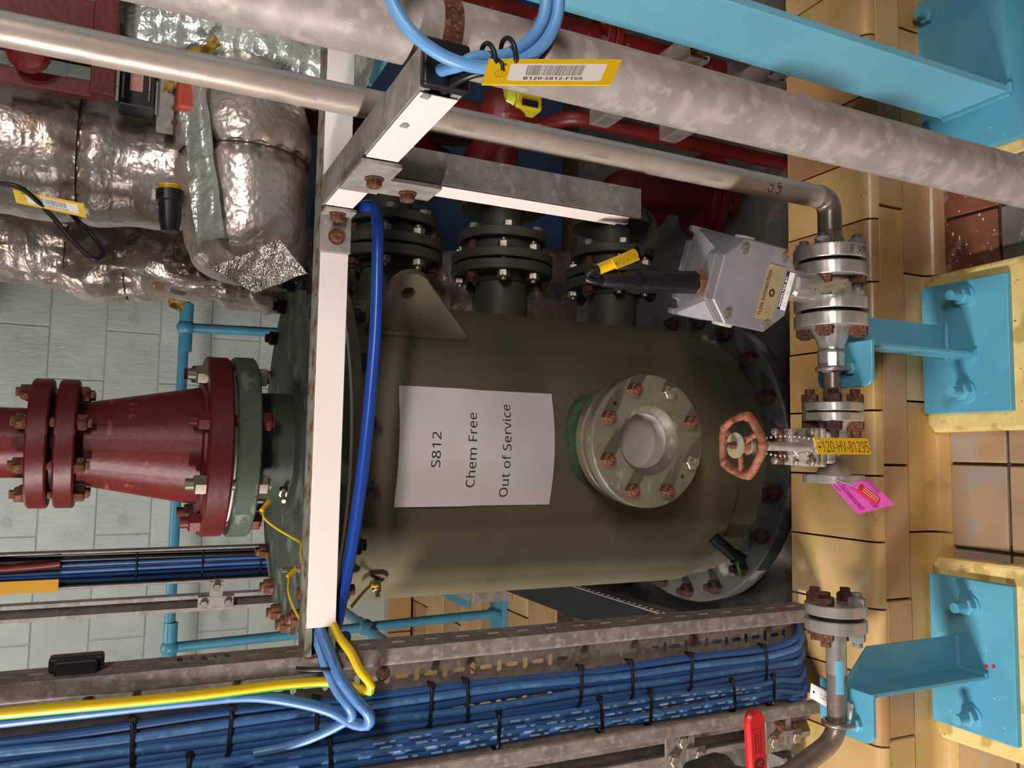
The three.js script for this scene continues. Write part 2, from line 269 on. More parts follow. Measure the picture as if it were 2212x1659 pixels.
{
  const f = structure('floor');
  mesh('screed', box(-2.75, 2.35, -0.1, -0.006, -4.1, 2.75), grout, f);
  const geos = new Map(); const T = (w, d) => { const k = w.toFixed(3) + d.toFixed(3); if (!geos.has(k)) geos.set(k, new RoundedBoxGeometry(w - 0.005, 0.02, d - 0.005, 1, 0.003)); return geos.get(k); };
  // front floor
  for (let i = -6; i < 8; i++) for (let j = 0; j < 5; j++) {
    const x = -0.01 + 0.148 * (i + 0.5) + (j % 2 ? 0 : 0.0), z = -0.862 + 0.148 * (j - 0.5);
    const m = x > 0.33 && x < 0.6 && j < 1 ? rustFloor : x > 0.33 ? darkFloor : floorTile[Math.floor(R() * 3)];
    mesh('tile', T(0.148, 0.148), m, f, V(x, -0.01 + rnd(-0.0006, 0.0006), z));
  }
  // floor of the bund and towards the back wall
  for (let i = -5; i < 1; i++) for (let j = 0; j < 7; j++) {
    const x = -0.3 + 0.3 * i, z = -3.78 + 0.15 * j * 1.4;
    mesh('tile', T(0.3, 0.21), tileA[Math.floor(R() * 4)], f, V(x + (j % 2) * 0.15, -0.01 + rnd(-0.0006, 0.0006), z));
  }
  mesh('bund_floor', box(-2.6, 2.2, -0.006, -0.0005, -2.3, -1.19), mat({ map: mottled({ a: 0x5a554e, b: 0x4d4842, f: 4, patch: 0x6b655d, pf: 6, pt: [0.6, 0.75] }), rep: 3, rough: 0.6 }), f);
  // skirting at the back wall
  const s = structure('baseboard_back');
  for (let i = -6; i < 6; i++) mesh('tile', T(0.3, 0.12), tileA[Math.floor(R() * 4)], s, V(-0.15 + 0.3 * i, 0.066, -3.89), new THREE.Quaternion().setFromAxisAngle(V(1, 0, 0), Math.PI / 2));
}
{
  const k = structure('kerb', 'yellow tiled kerb with bullnose top in front of the vessel');
  mesh('core', box(-1.3, 1.5, -0.05, 0.148, -1.185, -1.004), grout, k);
  // top bullnose tile profile (z forward), extruded along x
  const w = 0.1145, sh = new THREE.Shape();
  const z0 = -1.19, z1 = -0.992, t = 0.158;
  sh.moveTo(-z0, t - 0.02); sh.lineTo(-z0, t); sh.lineTo(-(z1 - 0.018), t); sh.absarc(-(z1 - 0.018), t - 0.018, 0.018, Math.PI / 2, Math.PI, false); sh.lineTo(-z1, t - 0.02); sh.lineTo(-z0, t - 0.02);
  const g0 = new THREE.ExtrudeGeometry(sh, { depth: w - 0.0035, bevelEnabled: false, curveSegments: 8 }).rotateY(-Math.PI / 2 * -1);   // (x = -z) -> z
  g0.computeBoundingBox();
  for (let i = -8; i < 10; i++) {
    const x = 0.424 - w * i;
    mesh('coping_tile', g0, tileA[Math.floor(R() * 4)], k, V(x + 0.00175, rnd(-0.0006, 0.0006), rnd(-0.0006, 0.0006)));
  }
  const b1 = new RoundedBoxGeometry(0.233 - 0.004, 0.062, 0.02, 1, 0.002), L = 0.233;
  for (let i = -5; i < 6; i++) mesh('face_tile', b1, tileA[Math.floor(R() * 4)], k, V(-0.015 + L * (i + 0.5), 0.105, -1.003 + rnd(-0.0006, 0.0006)));
  // lower course with a cove running out onto the floor
  const cv = new THREE.Shape(); cv.moveTo(0.02, 0.072); cv.lineTo(0, 0.072); cv.lineTo(0, 0.03); cv.quadraticCurveTo(-0.002, 0.006, -0.03, 0.001); cv.lineTo(-0.03, -0.01); cv.lineTo(0.02, -0.01); cv.closePath();
  const g2 = new THREE.ExtrudeGeometry(cv, { depth: L - 0.004, bevelEnabled: false, curveSegments: 8 }).rotateY(Math.PI / 2);
  for (let i = -5; i < 6; i++) mesh('cove_tile', g2, tileA[Math.floor(R() * 4)], k, V(0.1 + L * i + 0.002, 0, -0.994 + rnd(-0.0006, 0.0006)));
}

// ---------- the vessel ----------
const AX = -0.002, AZ = -1.6, RB = 0.296;
const around = (n, r, y, off = 0) => Array.from({ length: n }, (_, i) => { const a = off + (i / n) * Math.PI * 2; return V(AX + r * Math.sin(a), y, AZ + r * Math.cos(a)); });
{
  const v = thing('pressure_vessel', 'large olive green upright cylindrical vessel with bolted lid and round sight glass', 'vessel');
  const at = V(AX, 0, AZ);
  mesh('shell', lathe([[0, 0.18], [RB - 0.006, 0.178], [RB, 0.184], [RB, 0.998], [0, 0.998]], 96), Mt.vessel, v, at);
  mesh('lower_shell', lathe([[0, 0.06], [0.284, 0.06], [0.284, 0.181], [0, 0.181]], 72), Mt.vessel, v, at);
  const lf = mesh('bottom_flange', lathe([[0.2, 0.064], [0.348, 0.064], [0.35, 0.067], [0.35, 0.1], [0.347, 0.103], [0.2, 0.103]], 72), mat({ map: mottled({ a: 0x51534c, b: 0x40423c, f: 4, patch: 0x9d9892, pf: 4, pt: [0.62, 0.72], speck: 0x1f1d1a, sf: 44, st: [0.86, 0.9] }), bump: B.mid, bs: 0.0006, rep: 3, rough: 0.6 }), v, at);
  const ng = nutGeo(0.017, 0.02, 0.009, 0.034);
  for (const p of around(20, 0.325, 0.103, 0.08)) mesh('nut', ng, Mt.rustDark, lf, p.clone().sub(at));
  mesh('base_skirt', lathe([[0.0, 0.0], [0.3, 0.0], [0.3, 0.064], [0.0, 0.064]], 48), Mt.vessel, v, at);
  mesh('top_flange', ring(0.352, 0.25, 0.017, 96).translate(0, 0.996, 0), Mt.vessel, v, at);
  mesh('gasket', lathe([[0.2, 1.0131], [0.35, 1.0131], [0.35, 1.0178], [0.2, 1.0178]], 96), Mt.gasket, v, at);
  const lid = mesh('lid', lathe([[0, 1.018], [0.349, 1.018], [0.351, 1.02], [0.351, 1.04], [0.349, 1.042], [0.0, 1.042]], 96), Mt.lid, v, at);
  const bg = studGeo(0.0165, 0.017, 0.046, 0.0095, 0.008);
  around(20, 0.33, 0.996, 0.131).forEach((p, i) => { mesh('stud_bolt', bg, (p.x > 0.02 && p.x < 0.33) || (p.x > -0.2 && p.x < 0) ? Mt.blackBolt : Mt.rust, lid, p.sub(at)); });
  mesh('neck_pad', lathe([[0.09, 1.04], [0.128, 1.041], [0.128, 1.05], [0.122, 1.054], [0.1, 1.056]], 64), Mt.vesselDark, v, at);
  mesh('neck', lathe([[0.06, 1.04], [0.103, 1.04], [0.103, 1.124], [0.06, 1.124]], 64), Mt.blackSteel.clone(), v, at).material = Mt.vesselDark;
  mesh('neck_flange', ring(0.168, 0.06, 0.038, 72, 0.003).translate(0, 1.122, 0), Mt.lid, v, at);
  // sight glass nozzle facing the walkway
  const sx = 0.0205, sy = 0.508;
  const noz = mesh('sight_nozzle', lathe([[0.05, 0], [0.098, 0], [0.094, 0.012], [0.086, 0.02], [0.083, 0.03], [0.083, 0.09], [0.05, 0.09]], 64).applyQuaternion(QZ), Mt.greenPaint, v, V(sx, sy, -1.318));
  mesh('sight_flange', ring(0.112, 0.05, 0.022, 72, 0.002).applyQuaternion(QZ), Mt.vessel, v, V(sx, sy, -1.234));
  const cov = mesh('sight_cover', lathe([[0.049, 0], [0.115, 0], [0.117, 0.002], [0.117, 0.021], [0.115, 0.023], [0.061, 0.023], [0.059, 0.017], [0.049, 0.006], [0.049, 0]], 80).applyQuaternion(QZ), Mt.sight, v, V(sx, sy, -1.193));
  mesh('sight_spacer', ring(0.088, 0.05, 0.019, 64).applyQuaternion(QZ), Mt.blackSteel, v, V(sx, sy, -1.2122));
  mesh('sight_liner', lathe([[0, -0.03], [0.048, -0.03], [0.05, -0.026], [0.05, 0.012], [0.0485, 0.014], [0.0485, -0.02], [0.044, -0.026], [0, -0.027]], 56).applyQuaternion(QZ), Mt.frost, v, V(sx, sy, -1.201));
  mesh('glass_disc', new THREE.CircleGeometry(0.049, 56), Mt.glass, v, V(sx, sy, -1.185));
  const sb = studGeo(0.0135, 0.013, 0.063, 0.0075, 0.007).applyQuaternion(QZ);
  const sm = [Mt.rust, Mt.rust, Mt.steelBolt, Mt.rust, Mt.steelBolt, Mt.rust, Mt.rust, Mt.rust];
  for (let i = 0; i < 8; i++) { const a = (i + 0.5) / 8 * Math.PI * 2 + 0.02; mesh('stud_bolt', sb, sm[i], cov, V(0.094 * Math.sin(a), 0.094 * Math.cos(a), -0.04)); }
  for (const a of [0.72, 3.86]) mesh('plug_hole', new THREE.CylinderGeometry(0.0035, 0.0035, 0.002, 12).rotateX(Math.PI / 2), Mt.blackBolt, cov, V(0.095 * Math.sin(a), 0.095 * Math.cos(a), 0.0225));
  // lifting lug: radial plate at the front right
  {
    const s = new THREE.Shape(); s.moveTo(0, -0.075); s.lineTo(0.018, -0.075); s.lineTo(0.125, 0.03); s.absarc(0.105, 0.06, 0.036, -0.75, Math.PI / 2, false); s.lineTo(0.0, 0.115); s.closePath();
    const h = new THREE.Path(); h.absarc(0.1, 0.062, 0.012, 0, Math.PI * 2, true); s.holes.push(h);
    const ang = 0.78; // azimuth from the front towards the right
    const q = new THREE.Quaternion().setFromAxisAngle(Y, ang - Math.PI / 2);
    const dir = V(Math.sin(ang), 0, Math.cos(ang));
    mesh('lifting_lug', extrude(s, 0.016, 0.0012).translate(-0.006, 0, -0.008), Mt.vessel, v, V(AX, 0.845, AZ).addScaledVector(dir, RB), q);
    mesh('lug_weld', rod(V(AX, 0.77, AZ).addScaledVector(dir, RB + 0.002), V(AX, 0.96, AZ).addScaledVector(dir, RB + 0.002), 0.011, 12), Mt.vessel, v);
  }
  // side nozzles towards the right
  const spoolStud = studGeo(0.0135, 0.014, 0.05, 0.0075, 0.006).applyQuaternion(QX);
  [[0.86, 0.112], [0.6, 0.112], [0.312, 0.112]].forEach(([y, Rf], k) => {
    mesh('side_nozzle', rod(V(0.2, y, AZ), V(0.383, y, AZ), 0.058, 40), Mt.nozzle, v);
    mesh('nozzle_collar', lathe([[0.05, 0], [0.063, 0], [0.07, 0.014], [0.05, 0.014]], 40).applyQuaternion(QX), Mt.nozzle, v, V(0.364, y, AZ));
    mesh('nozzle_flange', ring(Rf, 0.03, 0.022, 56, 0.002).applyQuaternion(QX), Mt.nozzle, v, V(0.378, y, AZ));
    const sp = thing('pipe_spool', ['dark green flanged spool beside the lifting lug, topmost of three', 'dark green flanged spool halfway up the vessel side', 'dark green flanged spool low on the vessel behind the black cable boot'][k], 'pipe', 'flanged spools on the vessel side');
    mesh('flange', ring(Rf, 0.03, 0.02, 56, 0.002).applyQuaternion(QX), Mt.nozzle, sp, V(0.405, y, AZ));
    mesh('hub', ring(0.07, 0.02, 0.03, 40).applyQuaternion(QX), Mt.nozzle, sp, V(0.425, y, AZ));
    mesh('flange', ring(0.098, 0.03, 0.02, 56, 0.002).applyQuaternion(QX), Mt.nozzle, sp, V(0.454, y, AZ));
    mesh('pipe', rod(V(0.47, y, AZ), V(0.53, y, AZ), 0.045, 32), Mt.nozzle, sp);
    mesh('flange', ring(0.098, 0.03, 0.02, 56, 0.002).applyQuaternion(QX), Mt.nozzle, sp, V(0.53, y, AZ));
    for (let i = 0; i < 8; i++) { const a = (i + 0.5) / 8 * Math.PI * 2; mesh('stud_bolt', spoolStud, i % 3 ? Mt.steelBolt : Mt.rust, sp, V(0.3765, y + 0.092 * Math.cos(a), AZ + 0.092 * Math.sin(a))); }
    for (let i = 0; i < 6; i++) { const a = (i + 0.25) / 6 * Math.PI * 2; mesh('nut', hexGeo(0.0135, 0.014).applyQuaternion(QX), i % 2 ? Mt.steelBolt : Mt.greyBolt, sp, V(0.474, y + 0.08 * Math.cos(a), AZ + 0.08 * Math.sin(a))); }
  });
  // earthing bosses
  const ba = -0.87, bd = V(Math.sin(ba), 0, Math.cos(ba)), bp = V(AX, 0.925, AZ).addScaledVector(bd, RB - 0.004);
  mesh('earth_boss', lathe([[0, 0], [0.024, 0], [0.022, 0.012], [0, 0.014]], 28), Mt.vessel, v, bp, quatTo(bd));
  mesh('earth_stud', merge([hexGeo(0.01, 0.008).translate(0, 0.014, 0), hexGeo(0.009, 0.007).translate(0, 0.026, 0), new THREE.CylinderGeometry(0.004, 0.004, 0.03, 10).translate(0, 0.03, 0)]), Mt.steelBolt, v, bp, quatTo(bd));
  mesh('lid_stud', merge([hexGeo(0.011, 0.009), hexGeo(0.01, 0.008).translate(0, 0.012, 0), new THREE.CylinderGeometry(0.0045, 0.0045, 0.05, 10).translate(0, 0.024, 0)]), Mt.steelBolt, v, V(-0.205, 1.042, -1.385));
  mesh('neck_stud', merge([hexGeo(0.009, 0.008), new THREE.CylinderGeometry(0.004, 0.004, 0.035, 10).translate(0, 0.018, 0)]), Mt.steelBolt, v, V(-0.085, 1.068, -1.53), quatTo(V(-0.4, 0.1, 0.9)));
}
{
  const p = thing('pipe_reducer', 'dark red painted pipe with tapered reducer bolted on top of the vessel', 'pipe');
  const at = V(AX, 0, AZ);
  mesh('reducer', lathe([[0.05, 1.414], [0.073, 1.414], [0.0725, 1.4], [0.108, 1.214], [0.06, 1.214]], 72), Mt.red, p, at);
  const f1 = mesh('large_flange', ring(0.166, 0.06, 0.04, 72, 0.003).translate(0, 1.1675, 0), Mt.red, p, at);
  mesh('flange_hub', lathe([[0.09, 1.205], [0.128, 1.205], [0.126, 1.212], [0.112, 1.215], [0.09, 1.215]], 64), Mt.red, p, at);
  mesh('ring_gasket', ring(0.146, 0.06, 0.0072, 64).translate(0, 1.1602, 0), Mt.gasket, p, at);
  const bg = merge([hexGeo(0.018, 0.02).translate(0, 0.085, 0), hexGeo(0.018, 0.018).rotateX(Math.PI), new THREE.CylinderGeometry(0.0105, 0.0105, 0.14, 12).translate(0, 0.048, 0)]);
  around(8, 0.143, 1.122, 0.31).forEach((q, i) => mesh('stud_bolt', bg, i % 3 === 1 ? Mt.steelBolt : i % 3 ? Mt.rust : Mt.red, f1, q.sub(at)));
  const f2 = mesh('small_flange', ring(0.111, 0.04, 0.031, 64, 0.003).translate(0, 1.409, 0), Mt.red, p, at);
  mesh('upper_flange', ring(0.111, 0.04, 0.031, 64, 0.003).translate(0, 1.449, 0), Mt.red, p, at);
  mesh('flange_gasket', ring(0.078, 0.04, 0.009, 48).translate(0, 1.44, 0), Mt.blackSteel, p, at);
  const b2 = studGeo(0.0145, 0.016, 0.071, 0.008, 0.007);
  around(8, 0.092, 1.409, 0.39).forEach((q) => mesh('stud_bolt', b2, R() < 0.5 ? Mt.red : Mt.rust, f2, q.sub(at)));
  mesh('pipe', lathe([[0.05, 1.48], [0.0595, 1.48], [0.0595, 2.895], [0.05, 2.895]], 48), Mt.red, p, at);
}

// ---------- printed faces ----------
function canvasTex(w, h, draw) {
  const c = document.createElement('canvas'); c.width = w; c.height = h; const x = c.getContext('2d'); draw(x, w, h);
  const t = new THREE.CanvasTexture(c); t.colorSpace = THREE.SRGBColorSpace; t.anisotropy = 8; return t;
}
const printMat = (t, rough = 0.45, extra = {}) => new THREE.MeshStandardMaterial({ map: t, roughness: rough, ...extra });
function fitText(x, s, cx, cy, w, px, font, sq = 1) { x.font = font.replace('PX', px + 'px'); x.textAlign = 'center'; x.textBaseline = 'middle'; const m = x.measureText(s).width; x.save(); x.translate(cx, cy); x.scale(w / m, sq); x.fillText(s, 0, 0); x.restore(); }
function barcode(x, x0, y0, w, h, col, seed) { const r = rng(seed); x.fillStyle = col; let p = x0; while (p < x0 + w - 4) { const b = 1 + Math.floor(r() * 3) * 1.6; x.fillRect(p, y0, b, h); p += b + 1.5 + Math.floor(r() * 3) * 1.5; } }

// paper notice taped on the shell
{
  const t = canvasTex(840, 1188, (x, w, h) => {
    x.fillStyle = '#f1eaec'; x.fillRect(0, 0, w, h); x.fillStyle = '#2b1f22';
    fitText(x, 'S812', 400, 268, 262, 92, 'PX sans-serif'); fitText(x, 'Chem Free', 400, 536, 545, 92, 'PX sans-serif'); fitText(x, 'Out of Service', 400, 802, 690, 92, 'PX sans-serif');
  });
  const g = thing('paper_notice', 'white A4 sheet reading S812 Chem Free Out of Service taped to the vessel', 'notice');
  const nu = 24, nv = 12, P = [], U = [], I = [], w = 0.208, h = 0.297, yc = 0.772, xc = 0.006;
  for (let j = 0; j <= nv; j++) for (let i = 0; i <= nu; i++) {
    const s = i / nu - 0.5, q = j / nv - 0.5; const a = (s * w + xc) / 0.298; const lift = 0.0012 + 0.004 * Math.pow(Math.max(0, Math.abs(s) - 0.36) / 0.14, 2) * (q > 0 ? 1 : 0.4);
    P.push(AX + (0.2962 + lift) * Math.sin(a), yc + q * h - s * 0.004, AZ + (0.2962 + lift) * Math.cos(a)); U.push(i / nu, j / nv);
  }
  for (let j = 0; j < nv; j++) for (let i = 0; i < nu; i++) { const a = j * (nu + 1) + i; I.push(a, a + 1, a + nu + 2, a, a + nu + 2, a + nu + 1); }
  const geo = new THREE.BufferGeometry(); geo.setAttribute('position', new THREE.Float32BufferAttribute(P, 3)); geo.setAttribute('uv', new THREE.Float32BufferAttribute(U, 2)); geo.setIndex(I); geo.computeVertexNormals();
  mesh('sheet', keepUV(geo), Object.assign(printMat(t, 0.5), { side: THREE.DoubleSide }), g);
}

// ---------- strut support frame with white snap-in covers ----------
function channel(L, open = 1) {   // 41 mm C strut along +y from 0 to L, slot towards +z, centred on x, back at z=0, mouth at z=0.041
  const s = poly([[-0.0205, 0], [0.0205, 0], [0.0205, 0.041], [0.011, 0.041], [0.011, 0.0335], [0.0133, 0.0335], [0.0133, 0.0385], [0.018, 0.0385], [0.018, 0.0025], [-0.018, 0.0025], [-0.018, 0.0385], [-0.0133, 0.0385], [-0.0133, 0.0335], [-0.011, 0.0335], [-0.011, 0.041], [-0.0205, 0.041]]);
  return new THREE.ExtrudeGeometry(s, { depth: L, bevelEnabled: false }).rotateX(-Math.PI / 2).scale(1, 1, -1);   // x, y=along, z=mouth
}
function flipFix(g) { const q = g.toNonIndexed ? (g.index ? g.toNonIndexed() : g) : g; const p = q.attributes.position; for (let i = 0; i < p.count; i += 3) { for (const k of ['position', 'normal', 'uv']) { const a = q.attributes[k]; if (!a) continue; for (let c = 0; c < a.itemSize; c++) { const t = a.array[(i + 1) * a.itemSize + c]; a.array[(i + 1) * a.itemSize + c] = a.array[(i + 2) * a.itemSize + c]; a.array[(i + 2) * a.itemSize + c] = t; } } } q.computeVertexNormals(); return q; }
const strut = (L) => flipFix(channel(L));
const basisQ = (x, y, z) => new THREE.Quaternion().setFromRotationMatrix(new THREE.Matrix4().makeBasis(x, y, z));
const X = V(1, 0, 0), Z = V(0, 0, 1), nX = V(-1, 0, 0), nY = V(0, -1, 0), nZ = V(0, 0, -1);
{
  const f = thing('support_frame', 'galvanised strut frame with white cover strips bolted in front of the vessel lid', 'frame');
  // horizontal bar: along +x, mouth to the front
  mesh('channel', strut(0.9), Mt.galvWorn, f, V(-0.278, 1.0875, -1.1405), basisQ(nY, X, Z));
  mesh('cover_strip', box(-0.24, 0.268, 1.068, 1.107, -1.0985, -1.0965, 0.001), Mt.white, f);
  mesh('cover_strip', box(0.366, 0.615, 1.068, 1.107, -1.0985, -1.0965, 0.001), Mt.white, f);
  // arm towards the walkway: along +z, mouth to the left
  mesh('channel', strut(0.405), Mt.galv, f, V(0.3685, 1.0905, -1.078), basisQ(nY, Z, nX));
  mesh('cover_strip', box(0.3245, 0.3265, 1.0715, 1.1095, -0.865, -0.682, 0.001), Mt.white, f);
  mesh('cover_strip', box(0.3245, 0.3265, 1.0715, 1.1095, -1.066, -0.97, 0.001), Mt.white, f);
  mesh('end_cap', new RoundedBoxGeometry(0.046, 0.046, 0.012, 2, 0.004).translate(0.348, 1.0905, -0.668), Mt.blackPlastic, f);
  // hanging strut: along -y, mouth to the left
  mesh('channel', strut(0.368), Mt.galv, f, V(0.3685, 0.7, -0.941), basisQ(Z, Y, nX));
  mesh('cover_strip', box(0.3245, 0.3265, 0.718, 1.0, -0.9605, -0.9215, 0.001), Mt.white, f);
  // joint brackets with rusty bolts
  const b1 = mesh('joint_plate', box(0.3175, 0.3235, 1.066, 1.114, -0.97, -0.865, 0.001), Mt.galv, f);
  mesh('joint_plate', box(0.3175, 0.3235, 1.0, 1.066, -0.964, -0.912, 0.001), Mt.galv, f);
  const hb = merge([new THREE.CylinderGeometry(0.0115, 0.0115, 0.002, 20).translate(0, 0.001, 0), hexGeo(0.0095, 0.009).translate(0, 0.002, 0)]);
  mesh('bolt', hb, Mt.rust, f, V(0.3175, 1.086, -0.911), quatTo(nX));
  mesh('bolt', hb, Mt.rust, f, V(0.3175, 1.034, -0.944), quatTo(nX));
  mesh('corner_bracket', merge([box(0.268, 0.324, 1.066, 1.109, -1.0985, -1.0935, 0.001), box(0.3185, 0.3235, 1.066, 1.109, -1.0935, -1.066, 0.001)]), Mt.galv, f);
  mesh('bolt', hb, Mt.rust, f, V(0.29, 1.0865, -1.0935), quatTo(Z));
  mesh('bolt', hb, Mt.rust, f, V(0.3185, 1.0895, -1.079), quatTo(nX));
  mesh('rust_end', box(-0.2815, -0.2785, 1.068, 1.107, -1.14, -1.1, 0.001), Mt.rust, f);
}

// ---------- galvanised post, blue column ----------
{
  const cylG = (r, L, rep) => { const q = new THREE.CylinderGeometry(r, r, L, 56, 1, true).translate(0, L / 2, 0); const u = q.attributes.uv; for (let i = 0; i < u.count; i++) u.setXY(i, u.getX(i) * Math.max(1, Math.round(2 * Math.PI * r * rep)), u.getY(i) * L * rep); return keepUV(q); };
  const g = thing('galvanised_post', 'thick weathered galvanised steel tube standing upright beside the blue column', 'pipe');
  mesh('tube', cylG(0.0355, 2.895, 4.5), Mt.galvPipe, g, V(0.411, 0, -0.73));
  mesh('rust_band', lathe([[0.0356, 1.062], [0.0359, 1.062], [0.0359, 1.082], [0.0356, 1.082]], 56), Mt.rust, g, V(0.411, 0, -0.73));
}
{
  const g = thing('blue_column', 'light blue painted steel angle column on a bolted base plate', 'column');
  mesh('upright', merge([box(0.615, 0.628, 0.02, 1.9, -0.938, -0.824, 0.0015), box(0.615, 0.668, 0.02, 1.9, -0.95, -0.938, 0.0015)]), Mt.blueBeam, g);
  const pl = mesh('base_plate', box(0.535, 0.86, 0.006, 0.022, -1.0, -0.735, 0.002), Mt.bluePaint, g);
  mesh('weld', merge([rod(V(0.613, 0.023, -0.945), V(0.613, 0.023, -0.82), 0.006, 10), rod(V(0.613, 0.023, -0.822), V(0.63, 0.023, -0.822), 0.006, 10)]), Mt.bluePaint, g);
  const ab = nutGeo(0.014, 0.013, 0.008, 0.03);
  for (const [x, z] of [[0.57, -0.97], [0.82, -0.97], [0.82, -0.77], [0.57, -0.765]]) mesh('anchor_bolt', ab, Mt.bluePaint, g, V(x, 0.022, z));
  single('mortar_pad', merge([box(0.515, 0.88, -0.005, 0.006, -1.0, -0.72, 0.002)]), yellowPad, 'low yellow painted mortar pad under the blue column base', 'pad');
}

// ---------- pipe support brackets on yellow pads ----------
const anchor = merge([new THREE.CylinderGeometry(0.019, 0.02, 0.003, 24).translate(0, 0.0015, 0), hexGeo(0.0145, 0.013).translate(0, 0.003, 0), new THREE.CylinderGeometry(0.0085, 0.0085, 0.04, 14).translate(0, 0.02, 0)]);
function pad(x0, x1, z0, z1, label) {
  const s = new THREE.Shape(); const r = 0.012; s.moveTo(x0 + r, z0); s.lineTo(x1 - r, z0 + 0.004); s.lineTo(x1, z0 + r); s.lineTo(x1 + 0.004, z1 - r); s.lineTo(x1 - r, z1); s.lineTo(x0 + r, z1 + 0.004); s.lineTo(x0, z1 - r); s.lineTo(x0 - 0.003, z0 + r); s.closePath();
  const g = new THREE.ExtrudeGeometry(s, { depth: 0.02, bevelEnabled: true, bevelThickness: 0.004, bevelSize: 0.006, bevelOffset: -0.006, bevelSegments: 2 }).rotateX(Math.PI / 2).translate(0, 0.02, 0);
  return single('mortar_pad', g, yellowPad, label, 'pad');
}
pad(0.048, 0.33, -0.992, -0.79, 'yellow painted mortar pad under the bracket that holds the gate valve line');
pad(-0.485, -0.176, -0.992, -0.80, 'yellow painted mortar pad under the bracket of the bent drain pipe');
function ubolt(x, rp, drop) {   // vertical U round the pipe, legs down through the shelf
  const pts = [[x, 0.29, -0.93 + rp], [x, PY0, -0.93 + rp]]; for (let i = 1; i < 8; i++) { const a = (i / 8) * Math.PI; pts.push([x, PY0 + rp * Math.sin(a), -0.93 + rp * Math.cos(a)]); } pts.push([x, PY0, -0.93 - rp], [x, 0.29, -0.93 - rp]); return tube(pts, 0.0042, 56, 10);
}
var PY0 = 0.327;
{
  const g = thing('pipe_bracket', 'blue painted pipe bracket with upright post under the reducing pipe beside the gate valve', 'bracket', 'blue pipe brackets');
  mesh('base_plate', box(0.078, 0.308, 0.022, 0.035, -0.99, -0.83, 0.002), Mt.bluePaint, g);
  // post: angle section, one leg facing the walkway, other running back on its left side
  mesh('post', merge([box(0.174, 0.232, 0.035, 0.296, -0.948, -0.942, 0.001), box(0.174, 0.18, 0.035, 0.299, -0.948, -0.886, 0.001)]), Mt.bluePaint, g);
  mesh('weld', merge([rod(V(0.172, 0.037, -0.94), V(0.235, 0.037, -0.94), 0.005, 10), rod(V(0.181, 0.037, -0.945), V(0.181, 0.037, -0.885), 0.005, 10)]), Mt.bluePaint, g);
  const s = new THREE.Shape(); const x0 = 0.108, x1 = 0.18, y0 = 0.872, y1 = 0.98, r = 0.016; s.moveTo(x0 + r, y0); s.lineTo(x1, y0); s.lineTo(x1, y1 - 0.004); s.lineTo(x0 + r, y1); s.absarc(x0 + r, y1 - r, r, Math.PI / 2, Math.PI, false); s.lineTo(x0, y0 + r); s.absarc(x0 + r, y0 + r, r, Math.PI, Math.PI * 1.5, false);
  mesh('clamp_plate', extrude(s, 0.007, 0.001).rotateX(-Math.PI / 2).translate(0, 0.2985, 0), Mt.bluePaint, g);
  mesh('u_bolt', ubolt(0.137, 0.0215, 0.018), Mt.steelDark, g);
  const nt = hexGeo(0.0095, 0.008);
  for (const z of [-0.9085, -0.9515]) mesh('nut', nt, Mt.bluePaint, g, V(0.137, 0.3055, z));
  mesh('anchor_bolt', anchor, Mt.bluePaint, g, V(0.278, 0.035, -0.905)); mesh('anchor_bolt', anchor, Mt.bluePaint, g, V(0.112, 0.035, -0.908));
}
{
  const g = thing('pipe_bracket', 'blue painted pipe bracket with sloped angle post holding the bent drain pipe', 'bracket', 'blue pipe brackets');
  mesh('base_plate', box(-0.458, -0.205, 0.022, 0.035, -0.988, -0.838, 0.002), Mt.bluePaint, g);
  const s = poly([[-0.363, 0.035], [-0.303, 0.035], [-0.303, 0.25], [-0.352, 0.298], [-0.363, 0.298]]);
  mesh('post', merge([extrude(s, 0.006, 0.001).translate(0, 0, -0.942), box(-0.363, -0.357, 0.035, 0.298, -0.942, -0.884, 0.001)]), Mt.bluePaint, g);
  mesh('weld', merge([rod(V(-0.362, 0.037, -0.935), V(-0.3, 0.037, -0.935), 0.005, 10), rod(V(-0.356, 0.037, -0.94), V(-0.356, 0.037, -0.882), 0.005, 10)]), Mt.bluePaint, g);
  const p = new THREE.Shape(); const x0 = -0.432, x1 = -0.357, y0 = 0.882, y1 = 0.985, r = 0.016; p.moveTo(x0 + r, y0); p.lineTo(x1, y0); p.lineTo(x1, y1); p.lineTo(x0 + r, y1); p.absarc(x0 + r, y1 - r, r, Math.PI / 2, Math.PI, false); p.lineTo(x0, y0 + r); p.absarc(x0 + r, y0 + r, r, Math.PI, Math.PI * 1.5, false);
  mesh('clamp_plate', extrude(p, 0.007, 0.001).rotateX(-Math.PI / 2).translate(0, 0.2985, 0), Mt.bluePaint, g);
  mesh('u_bolt', ubolt(-0.409, 0.0195, 0.0155), Mt.steelDark, g);
  const nt = hexGeo(0.0095, 0.008);
  for (const z of [-0.9105, -0.9495]) mesh('nut', nt, Mt.bluePaint, g, V(-0.409, 0.3055, z));
  for (const [x, z] of [[-0.3427, -0.886], [-0.3396, -0.8735]]) mesh('paint_dot', new THREE.CylinderGeometry(0.0032, 0.0032, 0.0006, 16), Mt.redPlastic, g, V(x, 0.0353, z));
  mesh('anchor_bolt', anchor, Mt.bluePaint, g, V(-0.25, 0.035, -0.912)); mesh('anchor_bolt', anchor, Mt.bluePaint, g, V(-0.432, 0.035, -0.914));
}

